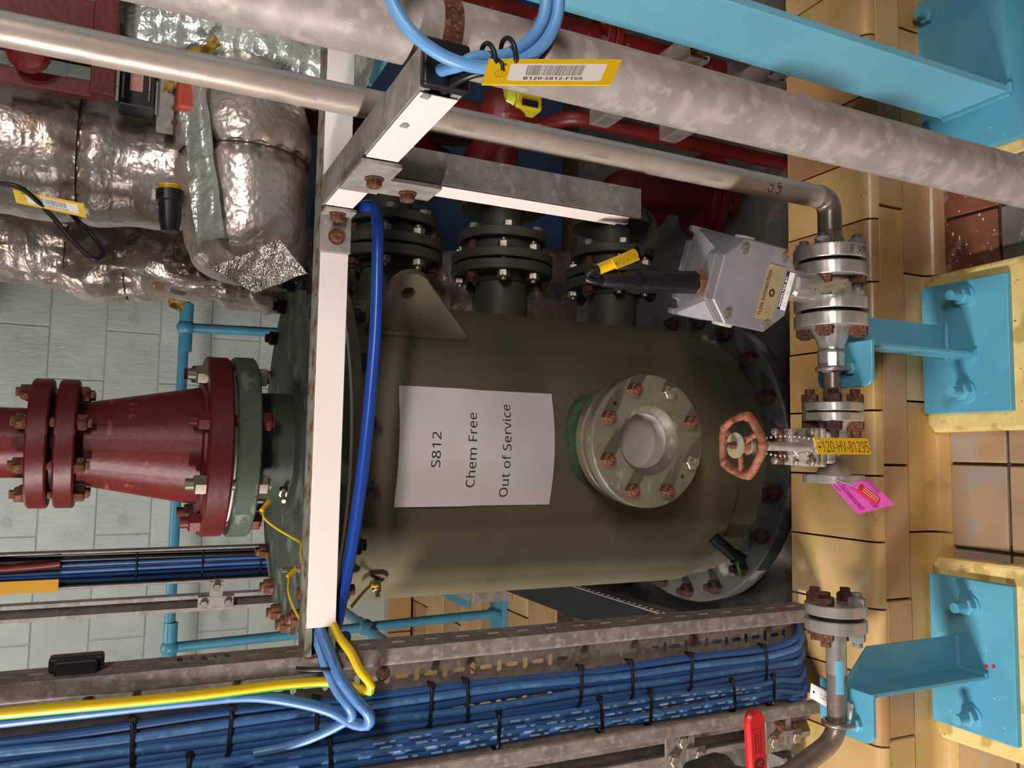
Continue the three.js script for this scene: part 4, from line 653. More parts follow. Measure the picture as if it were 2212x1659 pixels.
{
  const zc = TZ + 0.0022;
  const mk = (x, dz, r, i, grp, label, m) => {
    const y0 = 0.196 + 0.004 * i; const w = (y) => 0.0022 * Math.sin(y * 7 + i * 1.7) + 0.0014 * Math.sin(y * 17 + i);
    const pts = []; for (let y = 2.15; y > 0.27; y -= 0.06) pts.push([x + w(y), y, zc + dz]);
    const sp = (x + 0.38) * 0.25;
    pts.push([x + 0.004, 0.235, zc + dz + 0.004], [x + 0.012 + sp, 0.19 - 0.002 * i, zc + dz + 0.006], [x + 0.035 + sp, 0.174 - 0.0008 * i, zc + dz - 0.004], [x + 0.045 + sp, 0.185, zc - 0.022], [x + 0.03, 0.22, zc - 0.036], [x, 0.34, zc - 0.04]);
    return tube(pts, r, 150, 10);
  };
  const names = ['first', 'second', 'third', 'fourth', 'fifth'];
  for (let i = 0; i < 5; i++) single('instrument_cable', mk(-0.3565 - i * 0.0107, 0.0068 + (i % 2) * 0.0045, 0.0064, i, 0), i % 2 ? Mt.cableBlue : Mt.cableBlueDark, names[i] + ' blue cable from the right in the right-hand bundle on the tray', 'cable', 'blue cables on the left tray');
  for (let i = 0; i < 5; i++) {
    const m = single('instrument_cable', mk(-0.4065 - i * 0.0098, 0.0066 + (i % 2) * 0.004, 0.006, i + 5, 1), i % 2 ? Mt.cableBlue : Mt.cableBlueDark, names[i] + ' blue cable from the right in the printed left-hand bundle on the tray', 'cable', 'blue cables on the left tray');
    if (i > 0) { const d = []; for (let y = 1.0 - i * 0.012, k = 0; y > 0.27; y -= k % 2 ? 0.034 : 0.02, k++) { const w = 0.0022 * Math.sin(y * 7 + (i + 5) * 1.7) + 0.0014 * Math.sin(y * 17 + i + 5); const L = k % 2 ? 0.008 : 0.018; const q = new THREE.CylinderGeometry(0.00615, 0.00615, L, 8, 1, true, -0.25, 0.5).translate(-0.4065 - i * 0.0098 + w, y, zc + 0.0066 + (i % 2) * 0.004); d.push(q); } const pm = mesh('print_marks', merge(d), Mt.print, m); pm.userData.kind = 'stuff'; }
  }
  // cable ties round the bundles
  const tie = (x0, x1, y, tilt, label) => {
    const h = 0.0165, g = thing('cable_tie', label, 'cable tie', 'black cable ties on the left tray'); const zf = zc + 0.0195, zb = zc - 0.004;
    const pts = [[x1 + 0.003, y, zb], [x1 + 0.0035, y, zc + 0.012], [x1 - 0.004, y + tilt * 0.2, zf - 0.001], [(x0 + x1) / 2, y + tilt * 0.5, zf + 0.0005], [x0 + 0.004, y + tilt * 0.8, zf - 0.001], [x0 - 0.0035, y + tilt, zc + 0.012], [x0 - 0.003, y + tilt, zb]];
    mesh('strap', tube(pts, 0.0026, 40, 8), Mt.blackPlastic, g); mesh('buckle', box(x1 - 0.001, x1 + 0.007, y - 0.0045, y + 0.0045, zf - 0.009, zf - 0.001, 0.001), Mt.blackPlastic, g);
  };
  const ORD = ['lowest', 'second', 'third', 'fourth', 'fifth', 'sixth', 'seventh', 'eighth', 'ninth'];
  [0.27, 0.435, 0.56, 0.655, 0.855, 0.91, 1.08, 1.19, 1.31].forEach((y, i) => tie(-0.4045, -0.35, y, i % 2 ? 0.004 : -0.003, ORD[i] + ' black cable tie up from the kerb on the right-hand blue bundle'));
  [0.25, 0.345, 0.52, 0.62, 0.8, 1.06, 1.24].forEach((y, i) => tie(-0.4515, -0.4025, y, i % 2 ? -0.004 : 0.003, ORD[i] + ' black cable tie up from the kerb on the printed left-hand bundle'));
  // earth cable and thick blue cable that leave the tray top for the strut end
  const stripe = (pts, r, seg) => { const o = pts.map(([x, y, z]) => [x - r * 0.55, y - 0.0006, z + r * 0.12]); return tube(o, r * 0.62, seg, 8); };
  const eA = [[-0.3045, 2.1, -1.09], [-0.305, 1.7, -1.09], [-0.306, 1.45, -1.092], [-0.311, 1.25, -1.098], [-0.31, 1.12, -1.1], [-0.312, 1.07, -1.094], [-0.318, 1.045, -1.082], [-0.322, 1.028, -1.068], [-0.312, 1.027, -1.062], [-0.293, 1.041, -1.066], [-0.27, 1.052, -1.078], [-0.25, 1.066, -1.095], [-0.2, 1.083, -1.118]];
  const ec = single('earth_cable', tube(eA, 0.0062, 140, 12), Mt.yellowCable, 'yellow and green earth cable looping from the tray edge into the white strut', 'cable');
  mesh('green_stripe', stripe(eA, 0.0062, 140), Mt.greenStripe, ec);
  single('blue_cable', tube([[-0.321, 2.1, -1.115], [-0.321, 1.6, -1.115], [-0.3215, 1.4, -1.115], [-0.322, 1.25, -1.115], [-0.324, 1.17, -1.112], [-0.337, 1.11, -1.105], [-0.352, 1.068, -1.098], [-0.367, 1.042, -1.088], [-0.367, 1.026, -1.076], [-0.352, 1.027, -1.066], [-0.33, 1.045, -1.07], [-0.3, 1.066, -1.078], [-0.27, 1.078, -1.088], [-0.238, 1.088, -1.107], [-0.18, 1.089, -1.118]], 0.0078, 150, 12), Mt.cableBlue, 'thick blue cable running down the tray and looping up into the strut end', 'cable');
  single('blue_cable', tube([[-0.408, 1.16, -1.146], [-0.402, 1.122, -1.135], [-0.39, 1.09, -1.12], [-0.372, 1.06, -1.1], [-0.357, 1.045, -1.085], [-0.341, 1.052, -1.078], [-0.322, 1.066, -1.086], [-0.29, 1.08, -1.098], [-0.24, 1.094, -1.116], [-0.19, 1.096, -1.122]], 0.0062, 90, 12), mat({ map: mottled({ a: 0x5d8cbc, b: 0x4c7cae, f: 4 }), rep: 6, rough: 0.4 }), 'pale blue cable fanning from the left-hand bundle up to the strut end', 'cable');
  single('cable_tie', tube([[-0.2905, 1.118, -1.096], [-0.2905, 1.1, -1.084], [-0.291, 1.08, -1.08], [-0.292, 1.06, -1.086]], 0.003, 24, 8), Mt.blackPlastic, 'black cable tie strapping the rusty strut end to the tray edge', 'cable tie');
  single('hose', tube([[0.352, 1.05, -1.16], [0.352, 1.026, -1.13], [0.33, 1.021, -1.122], [0.272, 1.0195, -1.12], [0.177, 1.019, -1.12], [0.09, 1.023, -1.12], [-0.022, 1.031, -1.12], [-0.118, 1.041, -1.12], [-0.188, 1.052, -1.12], [-0.237, 1.06, -1.122], [-0.262, 1.062, -1.13], [-0.268, 1.04, -1.15]], 0.0088, 120, 18), Mt.hose, 'glossy dark blue cable hanging just below the white strut', 'cable');
}
// strut ladder left of the tray
{
  const g = thing('strut_upright', 'dirty galvanised strut upright left of the tray with bolted angle plates', 'strut');
  mesh('channel', strut(2.0), Mt.galvDirty, g, V(-0.5, 0.16, -1.19), basisQ(X, Y, Z));
  for (const y of [0.24, 0.46]) {
    const pl = mesh('angle_plate', merge([box(-0.535, -0.468, y - 0.03, y + 0.03, -1.149, -1.144, 0.001), box(-0.4705, -0.4655, y - 0.03, y + 0.03, -1.19, -1.144, 0.001), box(-0.525, -0.5, y - 0.05, y - 0.012, -1.144, -1.1395, 0.001)]), Mt.galvDirty, g);
    for (const [x, dy] of [[-0.488, 0.0], [-0.516, 0.018], [-0.514, -0.034]]) mesh('bolt', merge([new THREE.CylinderGeometry(0.0115, 0.0115, 0.002, 20), hexGeo(0.0092, 0.009)]).applyQuaternion(QZ), x === -0.488 && y < 0.3 ? Mt.rust : Mt.steelBolt, pl, V(x, y + dy, -1.1425));
  }
  const h = thing('strut_rail', 'dirty galvanised strut rail crossing behind the red lever valve', 'strut');
  mesh('channel', strut(0.62), Mt.galvDirty, h, V(-0.56, 0.39, -1.235), basisQ(X, V(0, 1, 0), Z));
  const c = thing('strut_stub', 'short galvanised strut arm with angle plates under the red lever valve', 'strut');
  mesh('channel', strut(0.2), Mt.galvDirty, c, V(-0.75, 0.21, -1.185), basisQ(nY, X, Z));
}
// ---------- horizontal tray running back at floor level behind the vessel ----------
{
  const g = thing('floor_tray', 'bright perforated tray edge running back along the floor left of the vessel', 'cable tray');
  const s = poly([[1.2, 0], [2.9, 0], [2.9, 0.06], [1.2, 0.06]]);
  for (let z = 1.24, k = 0; z < 2.88; z += 0.025, k++) s.holes.push(k % 2 ? slotHole(z, 0.05, 0.006, 0.014) : slotHole(z, 0.048, 0.014, 0.008));
  mesh('edge', extrude(s, 0.003).rotateY(Math.PI / 2).translate(-0.392, 0.082, 0), Mt.galv, g);
  mesh('base', box(-0.5, -0.392, 0.08, 0.084, -2.9, -1.2, 0.001), Mt.blackSteel, g);
  mesh('leg', box(-0.48, -0.41, 0, 0.08, -2.5, -2.46, 0.001), Mt.blackSteel, g); mesh('leg', box(-0.48, -0.41, 0, 0.08, -1.3, -1.26, 0.001), Mt.blackSteel, g);
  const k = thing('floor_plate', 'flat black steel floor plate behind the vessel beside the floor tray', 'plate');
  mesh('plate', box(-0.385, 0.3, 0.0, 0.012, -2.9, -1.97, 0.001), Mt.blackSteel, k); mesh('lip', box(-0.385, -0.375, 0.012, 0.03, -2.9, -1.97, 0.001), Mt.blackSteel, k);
}

// ---------- back tray, strut and handrail in front of the block wall ----------
{
  const g = thing('cable_tray', 'narrow far tray of black and blue cables in front of the block wall', 'cable tray');
  mesh('tray_base', box(-0.36, -0.272, 0.3, 2.5, -2.352, -2.35, 0.0008), Mt.galvDirty, g);
  mesh('side_rail', box(-0.2745, -0.272, 0.3, 2.5, -2.35, -2.305, 0.0008), Mt.galv, g); mesh('side_rail', box(-0.36, -0.3575, 0.3, 2.5, -2.35, -2.305, 0.0008), Mt.galv, g);
  mesh('rolled_lip', rod(V(-0.2735, 0.3, -2.304), V(-0.2735, 2.5, -2.304), 0.0035, 10), Mt.galv, g); mesh('rolled_lip', rod(V(-0.3585, 0.3, -2.304), V(-0.3585, 2.5, -2.304), 0.0035, 10), Mt.galv, g);
  const lab = ['nearest the vessel', 'second', 'third', 'fourth', 'fifth', 'sixth'];
  for (let i = 0; i < 6; i++) { const x = -0.283 - i * 0.0128; const pts = []; for (let y = 2.5; y >= 0.4; y -= 0.15) pts.push([x + 0.0018 * Math.sin(y * 5 + i), y, -2.338 + (i % 2) * 0.006]); single('tray_cable', tube(pts, 0.0062, 60, 8), i < 2 ? Mt.blackCable : Mt.cableBlueDark, (i < 2 ? 'black' : 'blue') + ' cable on the far tray, ' + lab[i] + ' counted from the vessel side', 'cable', 'cables on the far tray'); }
  for (const [i, y] of [[0, 0.98], [1, 1.13], [2, 1.29]]) single('cable_tie', tube([[-0.281, y, -2.345], [-0.279, y, -2.33], [-0.3, y, -2.3245], [-0.345, y, -2.3245], [-0.352, y, -2.335]], 0.0025, 24, 8), Mt.blackPlastic, ['black tie low on the far tray cables just above the lid', 'black tie on the far tray cables midway', 'black tie on the far tray cables beside the yellow plate'][i], 'cable tie');
  single('yellow_plate', box(-0.364, -0.333, 1.462, 1.72, -2.282, -2.278, 0.001), mat({ color: 0xd29a10, rough: 0.5 }), 'plain orange yellow label plate fixed on the far tray', 'plate');
  single('red_lever', tube([[-0.305, 1.8, -2.3], [-0.305, 1.6, -2.295], [-0.298, 1.475, -2.29], [-0.296, 1.462, -2.29]], 0.011, 30, 12), Mt.red, 'dark red lever handle hanging over the far tray cables', 'handle');
  const s = thing('strut_upright', 'slim galvanised strut upright beside the far cable tray with a T plate', 'strut');
  mesh('channel', strut(2.2), Mt.galv, s, V(-0.4165, 0.3, -2.345), basisQ(X, Y, Z));
  const tp = mesh('t_plate', merge([box(-0.436, -0.4, 1.05, 1.14, -2.302, -2.297, 0.001), box(-0.4, -0.362, 1.078, 1.112, -2.302, -2.297, 0.001)]), Mt.galv, s);
  for (const [x, y] of [[-0.418, 1.065], [-0.418, 1.125], [-0.376, 1.095]]) mesh('bolt', hexGeo(0.01, 0.012).applyQuaternion(QZ), Mt.steelBolt, tp, V(x, y, -2.297));
}
{
  const g = thing('handrail', 'blue painted tubular handrail with ball joints in front of the block wall', 'handrail');
  const z = -2.85, yT = 1.17, r = 0.0165;
  mesh('top_rail', rod(V(-2.5, yT, z), V(0.52, yT + 0.005, z), r, 20), Mt.blueRail, g);
  mesh('side_rail', rod(V(-0.635, 0.53, -3.85), V(-0.635, 0.53, -2.35), r, 20), Mt.blueRail, g);
  for (const x of [-0.65, 0.385]) {
    const p = mesh('post', rod(V(x + 0.028, 0.02, z), V(x, yT, z), r, 20), Mt.blueRail, g);
    for (const y of x < 0 ? [yT, 0.53] : [yT]) mesh('ball_joint', new THREE.SphereGeometry(0.029, 20, 14), Mt.blueRail, p, V(x + (yT - y) * 0.024, y, z));
    for (const s of [-1, 1]) mesh('socket', lathe([[0.0165, -0.035], [0.0215, -0.035], [0.0215, 0.035], [0.0165, 0.035]], 20).applyQuaternion(QX), Mt.blueRail, p, V(x + s * 0.045, yT, z)); if (x < 0) for (const s of [-1, 1]) mesh('socket', lathe([[0.0165, -0.035], [0.0215, -0.035], [0.0215, 0.035], [0.0165, 0.035]], 20).applyQuaternion(QZ), Mt.blueRail, p, V(-0.635, 0.53, z + s * 0.05));
    mesh('foot_plate', box(x - 0.035, x + 0.09, 0.0, 0.02, z - 0.06, z + 0.06, 0.002), Mt.blueRail, p);
    for (const s of [-1, 1]) mesh('foot_bolt', hexGeo(0.014, 0.014), Mt.blueRail, p, V(x + 0.028, 0.02, z + s * 0.042));
  }
}
single('blue_pedestal', merge([box(-0.62, -0.48, 0.0, 0.09, -3.35, -3.2, 0.004), box(-0.66, -0.44, 0, 0.016, -3.4, -3.15, 0.002)]), Mt.blueRail, 'small blue painted pedestal on the tiles behind the handrail foot', 'pedestal');
single('steel_plinth', box(-0.56, -0.51, 0.0, 0.16, -2.95, -2.75, 0.004), Mt.galv, 'grey metal plinth block on the yellow tiles beside the handrail foot', 'plinth');

// ---------- foil wrapped pipes ----------
const n3 = (x, y, z, s) => { const xi = Math.floor(x), yi = Math.floor(y), zi = Math.floor(z), fx = x - xi, fy = y - yi, fz = z - zi; const e = (t) => t * t * (3 - 2 * t); const h = (a, b, c) => hash(a + c * 131, b - c * 57, s); const l = (a, b, t) => a + (b - a) * t; const u = e(fx), v = e(fy), w = e(fz); return l(l(l(h(xi, yi, zi), h(xi + 1, yi, zi), u), l(h(xi, yi + 1, zi), h(xi + 1, yi + 1, zi), u), v), l(l(h(xi, yi, zi + 1), h(xi + 1, yi, zi + 1), u), l(h(xi, yi + 1, zi + 1), h(xi + 1, yi + 1, zi + 1), u), v), w); };
const ridge = (x, y, z, s) => 1 - Math.abs(2 * n3(x, y, z, s) - 1) * 2;
function foilTube(pts, rads, { amp = 0.006, f = 16, nu = 200, nv = 110, ties = [], seed = 3, lump = 0.014, cap = 0 }) {
  const c = new THREE.CatmullRomCurve3(pts.map((p) => V(...p)), false, 'centripetal'); const fr = c.computeFrenetFrames(nu, false); const P = [], I = [];
  const rad = (t) => { const k = t * (rads.length - 1), i = Math.min(rads.length - 2, Math.floor(k)), q = k - i, e = q * q * (3 - 2 * q); return rads[i] + (rads[i + 1] - rads[i]) * e; };
  for (let i = 0; i <= nu; i++) {
    const t = i / nu, p = c.getPointAt(t), N = fr.normals[i], Bn = fr.binormals[i]; let r0 = rad(t);
    let pinch = 0; for (const q of ties) pinch += Math.exp(-Math.pow((t - q) / 0.022, 2)); r0 -= pinch * 0.011;
    if (cap) { if (t < cap) r0 *= Math.sqrt(Math.max(0.0004, 1 - Math.pow(1 - t / cap, 2))); }
    for (let j = 0; j <= nv; j++) {
      const a = (j % nv) / nv * Math.PI * 2; const d = N.clone().multiplyScalar(Math.cos(a)).addScaledVector(Bn, Math.sin(a)); const q = p.clone().addScaledVector(d, r0);
      const pl = pinch * 0.004 * Math.sin(a * 17 + seed) ;
      let e = lump * (n3(q.x * 9, q.y * 9, q.z * 9, seed) - 0.5) + amp * (ridge(q.x * f, q.y * f, q.z * f, seed + 1) * 0.6 + ridge(q.x * f * 2.3, q.y * f * 2.3, q.z * f * 2.3, seed + 2) * 0.35) * (0.55 + 0.9 * n3(q.x * 5, q.y * 5, q.z * 5, seed + 4)) + pl;
      q.addScaledVector(d, e); P.push(q.x, q.y, q.z);
    }
  }
  for (let i = 0; i < nu; i++) for (let j = 0; j < nv; j++) { const a = i * (nv + 1) + j; I.push(a, a + 1, a + nv + 2, a, a + nv + 2, a + nv + 1); }
  const g = new THREE.BufferGeometry(); g.setAttribute('position', new THREE.Float32BufferAttribute(P, 3)); g.setIndex(I); g.computeVertexNormals();
  g.userData.curve = c; g.userData.rad = rad; return g;
}
function tieRing(g, t, r = 0.0016, sink = 0.008) { const c = g.userData.curve, p = c.getPointAt(t), d = c.getTangentAt(t); const q = new THREE.Quaternion().setFromUnitVectors(Z, d); return new THREE.TorusGeometry(g.userData.rad(t) - sink, r, 6, 60).applyQuaternion(q).translate(p.x, p.y, p.z); }
function foilPatch(pts4, amp, seed, n = 40, curl = 0.02) {   // loose crumpled sheet with thickness from bump folds
  const [a, b, c, d] = pts4.map((p) => V(...p)); const nn = V(0, 0, 0).crossVectors(b.clone().sub(a), d.clone().sub(a)).normalize(); const P = [], I = [];
  for (let j = 0; j <= n; j++) for (let i = 0; i <= n; i++) { const u = i / n, v = j / n; const p = a.clone().multiplyScalar((1 - u) * (1 - v)).addScaledVector(b, u * (1 - v)).addScaledVector(c, u * v).addScaledVector(d, (1 - u) * v); const e = amp * (ridge(p.x * 30, p.y * 30, p.z * 30, seed) + 0.5 * ridge(p.x * 70, p.y * 70, p.z * 70, seed + 1)) + curl * Math.sin(u * Math.PI) * Math.sin(v * Math.PI) + 0.008 * (n3(u * 4, v * 4, 0, seed) - 0.5); p.addScaledVector(nn, e); P.push(p.x, p.y, p.z); }
  for (let j = 0; j < n; j++) for (let i = 0; i < n; i++) { const k = j * (n + 1) + i; I.push(k, k + 1, k + n + 2, k, k + n + 2, k + n + 1); }
  const g = new THREE.BufferGeometry(); g.setAttribute('position', new THREE.Float32BufferAttribute(P, 3)); g.setIndex(I); g.computeVertexNormals(); return g;
}
const two = (m) => { m.side = THREE.DoubleSide; return m; };
two(Mt.foilBright); two(Mt.foilGreen); two(Mt.foil); two(Mt.foilDark); two(Mt.wool);
{
  const g = thing('insulated_elbow', 'fat foil wrapped insulation bag tied with wire behind the white strut', 'insulation');
  const gA = foilTube([[0.292, 1.15, -1.49], [0.35, 1.152, -1.495], [0.45, 1.163, -1.5], [0.54, 1.165, -1.5], [0.62, 1.175, -1.52], [0.69, 1.19, -1.57], [0.74, 1.2, -1.66]], [0.09, 0.108, 0.114, 0.116, 0.112, 0.1, 0.08], { amp: 0.003, f: 9, ties: [0.42], seed: 11, cap: 0.07, nu: 240, nv: 120 });
  mesh('foil_jacket', gA, Mt.foil, g);
  mesh('tie_wire', tieRing(gA, 0.42, 0.0016, 0.004), Mt.wire, g);
  mesh('seam_tape', foilPatch([[0.335, 1.245, -1.415], [0.62, 1.29, -1.44], [0.625, 1.25, -1.385], [0.34, 1.205, -1.378]], 0.003, 21, 40, 0.006), Mt.foilGreen, g);
  mesh('loose_flap', foilPatch([[0.285, 1.225, -1.375], [0.345, 1.12, -1.365], [0.295, 1.07, -1.375], [0.255, 1.15, -1.40]], 0.005, 31, 60, 0.012), Mt.foilBright, g);
  mesh('torn_edge', foilPatch([[0.6, 1.31, -1.46], [0.68, 1.27, -1.43], [0.672, 1.255, -1.43], [0.6, 1.295, -1.452]], 0.006, 41, 20, 0.004), Mt.wool, g);
}
{
  const g = thing('insulated_riser', 'thick silver foil wrapped riser with a tied wire at the top right', 'insulation');
  const gB = foilTube([[0.515, 1.895, -1.63], [0.515, 1.75, -1.63], [0.514, 1.6, -1.63], [0.512, 1.45, -1.625], [0.51, 1.36, -1.62], [0.5, 1.28, -1.6], [0.49, 1.2, -1.56]], [0.118, 0.118, 0.118, 0.118, 0.116, 0.1, 0.085], { amp: 0.004, f: 9, ties: [0.655], seed: 51, nu: 240 });
  mesh('foil_jacket', gB, Mt.foil, g); mesh('tie_wire', tieRing(gB, 0.655, 0.0017, 0.004), Mt.wire, g);
}
{
  const g = thing('insulated_pipe', 'crumpled dull foil lagging hanging in front of the block wall', 'insulation');
  const gC = foilTube([[0.49, 1.89, -2.12], [0.48, 1.72, -2.12], [0.47, 1.55, -2.1], [0.452, 1.35, -2.08], [0.46, 1.18, -2.05], [0.455, 1.05, -2.02], [0.43, 0.97, -1.99], [0.42, 0.72, -2.03]], [0.11, 0.115, 0.105, 0.125, 0.12, 0.115, 0.1, 0.09], { amp: 0.014, f: 12, ties: [0.36, 0.46, 0.62], seed: 71, lump: 0.03, nu: 280, nv: 130 });
  mesh('foil_jacket', gC, Mt.foilDark, g);
  for (const t of [0.36, 0.46, 0.62]) mesh('tie_wire', tieRing(gC, t, 0.0018, 0.01), Mt.wire, g);
  mesh('loose_flap', foilPatch([[0.375, 1.3, -1.99], [0.36, 1.08, -1.93], [0.42, 1.06, -1.9], [0.45, 1.3, -1.95]], 0.008, 81, 50, 0.03), Mt.foilDark, g);
  mesh('wool_scrap', foilPatch([[0.332, 1.262, -1.965], [0.322, 1.225, -1.96], [0.3, 1.235, -1.965], [0.312, 1.262, -1.97]], 0.004, 91, 12, 0.01), Mt.wool, g);
}
{
  const g = thing('insulated_branch', 'rumpled bright foil lagging at the top edge behind the galvanised post', 'insulation');
  const gD = foilTube([[0.7, 1.39, -1.56], [0.73, 1.33, -1.52], [0.755, 1.26, -1.5], [0.77, 1.18, -1.5], [0.775, 1.08, -1.52], [0.775, 0.96, -1.54]], [0.06, 0.085, 0.1, 0.105, 0.11, 0.1], { amp: 0.013, f: 15, seed: 101, lump: 0.03, nu: 160, nv: 110, cap: 0.12 });
  mesh('foil_jacket', gD, Mt.foilGreen, g);
  mesh('torn_wool', foilPatch([[0.655, 1.27, -1.41], [0.69, 1.235, -1.395], [0.675, 1.225, -1.395], [0.64, 1.25, -1.405]], 0.008, 111, 18, 0.01), Mt.wool, g);
  const h = thing('insulated_stub', 'small foil wrapped pipe glimpsed behind the lifting lug', 'insulation');
  const gE = foilTube([[0.43, 0.68, -1.95], [0.435, 0.62, -1.95], [0.44, 0.56, -1.95], [0.45, 0.45, -1.96]], [0.07, 0.08, 0.08, 0.07], { amp: 0.006, f: 14, seed: 131, nu: 100, nv: 90 });
  mesh('foil_jacket', gE, Mt.foil, h);
  const k = thing('insulated_stub', 'dull foil wrapped pipe glimpsed between the two lower side nozzles', 'insulation');
  mesh('foil_jacket', foilTube([[0.5, 0.5, -2.06], [0.51, 0.3, -2.06], [0.52, 0.05, -2.06]], [0.07, 0.075, 0.07], { amp: 0.006, f: 14, seed: 141, nu: 80, nv: 80 }), Mt.foilDark, k);
}
// ---------- dark red steelwork and pipes on the right ----------
{
  const g = thing('red_steelwork', 'dark red steel frame with cross bar at the top right', 'steelwork');
  mesh('cross_bar', box(0.545, 1.0, 1.3775, 1.413, -1.415, -1.38, 0.002), Mt.red, g);
  mesh('upright', box(0.62, 0.7, 1.413, 1.898, -1.47, -1.4, 0.002), Mt.red, g);
  mesh('upright', box(0.78, 0.85, 1.413, 1.898, -1.5, -1.42, 0.002), Mt.red, g);
  mesh('boss', lathe([[0, 0], [0.03, 0], [0.03, 0.02], [0.022, 0.026], [0, 0.02]], 32).applyQuaternion(quatTo(V(-0.5, 0, 1))), Mt.red, g, V(0.605, 1.5, -1.42));
  mesh('brace', box(0.56, 0.585, 1.413, 1.55, -1.46, -1.44, 0.002), Mt.red, g);
  const h = thing('fuse_box', 'small black box with pale red label under the red cross bar', 'box');
  mesh('case', box(0.56, 0.66, 1.318, 1.374, -1.5, -1.445, 0.003), Mt.blackPlastic, h);
  mesh('label', box(0.585, 0.628, 1.338, 1.358, -1.445, -1.4435, 0.0005), mat({ map: mottled({ a: 0xc39a90, b: 0xb07a70, f: 10, sx: 1, sy: 4 }), rep: 20, rough: 0.5 }), h);
  for (const y of [1.328, 1.368]) mesh('clip', rod(V(0.57, y, -1.443), V(0.645, y, -1.443), 0.002, 8), Mt.steelBolt, h);
  const e = thing('grey_strip', 'pale grey steel strip with rusty edge beside the foil bag', 'plate');
  mesh('strip', box(0.53, 0.66, 1.288, 1.315, -1.47, -1.465, 0.001), Mt.galv, e);
  mesh('edge_bolts', merge([0.55, 0.575, 0.6].map((x) => hexGeo(0.005, 0.006).applyQuaternion(QZ).translate(x, 1.287, -1.467))), Mt.rust, e);
  const o = thing('toggle_lever', 'small orange red handle poking out beside the foil bag', 'handle');
  mesh('grip', new RoundedBoxGeometry(0.05, 0.04, 0.03, 3, 0.008).translate(0.585, 1.268, -1.43), mat({ map: mottled({ a: 0xb4442c, b: 0x9c3824, f: 5 }), rep: 8, rough: 0.5 }), o);
  mesh('spindle', rod(V(0.58, 1.268, -1.44), V(0.575, 1.268, -1.5), 0.008, 12), Mt.blackBolt, o);
}
function redPipe(label, pts, r, flanges = [], m = Mt.red) {
  const g = thing('red_pipe', label, 'pipe', 'dark red pipes right of the vessel');
  mesh('pipe', tube(bend(pts, 0.06, 8), r, 80, 20), m, g);
  for (const [p, d, R0] of flanges) { const q = quatTo(V(...d)); mesh('flange', ring(R0, r * 0.8, 0.02, 40, 0.002), m, g, V(...p), q); mesh('flange', ring(R0, r * 0.8, 0.02, 40, 0.002), m, g, V(...p).addScaledVector(V(...d).normalize(), 0.024), q); for (let i = 0; i < 6; i++) { const a = i / 6 * Math.PI * 2; const lp = V(R0 * 0.8 * Math.cos(a), 0.044, R0 * 0.8 * Math.sin(a)).applyQuaternion(q).add(V(...p)); mesh('nut', hexGeo(0.01, 0.01), i % 2 ? Mt.steelBolt : Mt.rust, g, lp, q); } }
  return g;
}
redPipe('slim dark red upright pipe in front of the navy cabinet', [[0.668, 0.0, -1.362], [0.668, 0.56, -1.362], [0.668, 0.6, -1.44], [0.72, 0.6, -1.5]], 0.0155);
redPipe('dark red upright pipe at the far right behind the galvanised post', [[0.98, 0.0, -1.58], [0.98, 1.89, -1.58]], 0.028, [[[0.98, 0.33, -1.58], [0, 1, 0], 0.06]]);
redPipe('dark red pipe dropping with an elbow towards the kerb', [[0.576, 0.86, -1.6], [0.66, 0.86, -1.62], [0.68, 0.6, -1.84], [0.68, 0.0, -1.84]], 0.04, [[[0.552, 0.86, -1.6], [1, 0, 0], 0.098]]);
redPipe('dark red pipe joining the middle side nozzle', [[0.55, 0.6, -1.6], [0.72, 0.6, -1.62], [0.72, 1.0, -1.75], [0.72, 1.3, -1.78]], 0.038, [[[0.552, 0.6, -1.6], [1, 0, 0], 0.098]]);
redPipe('dark red low pipe with a wide flange behind the grey actuator box', [[0.552, 0.312, -1.6], [0.62, 0.312, -1.58], [0.62, 0.03, -1.5]], 0.05, [[[0.62, 0.12, -1.53], [0, -1, 0.2], 0.1]]);
redPipe('bright red short pipe with elbow above the hanging strut', [[0.7, 0.68, -1.5], [0.7, 0.83, -1.5], [0.78, 0.83, -1.52]], 0.02, [], Mt.red);
{
  const g = thing('valve_bonnet', 'rounded dark red valve cap seen above the stainless pipe', 'valve');
  mesh('cap', lathe([[0, 0.05], [0.02, 0.048], [0.036, 0.036], [0.042, 0.016], [0.042, -0.02], [0.03, -0.04], [0, -0.04]], 36), Mt.red, g, V(0.612, 0.742, -1.3), quatTo(V(0.4, 0.3, 0.8)));
  mesh('body', rod(V(0.61, 0.735, -1.31), V(0.6, 0.7, -1.56), 0.026, 24), Mt.red, g);
  const y = thing('yellow_device', 'small lime yellow and black device under the barcode tag behind the pipes', 'device');
  mesh('case', new RoundedBoxGeometry(0.04, 0.055, 0.04, 3, 0.008).translate(0.626, 0.716, -1.262), mat({ color: 0xb8a818, rough: 0.45 }), y);
  mesh('cap', lathe([[0, 0.016], [0.018, 0.014], [0.023, 0.0], [0, 0]], 24), mat({ color: 0xaebd16, rough: 0.4 }), y, V(0.628, 0.745, -1.262));
  mesh('window', box(0.61, 0.622, 0.7, 0.732, -1.243, -1.24, 0.001), Mt.blackPlastic, y);
  const t = canvasTex(160, 64, (x, w, h) => { x.fillStyle = '#b9b2a4'; x.fillRect(0, 0, w, h); x.fillStyle = '#3b352c'; x.font = 'bold 30px sans-serif'; x.fillText('BHW1202', 8, 42); });
  const w = thing('cable_marker', 'little pale marker label on the rim of the stainless pipe', 'label');
  mesh('plate', sheet([[0.604, 0.695, -1.3], [0.61, 0.664, -1.3], [0.597, 0.661, -1.3], [0.591, 0.692, -1.3]], null, 0.002), printMat(t, 0.6), w);
}
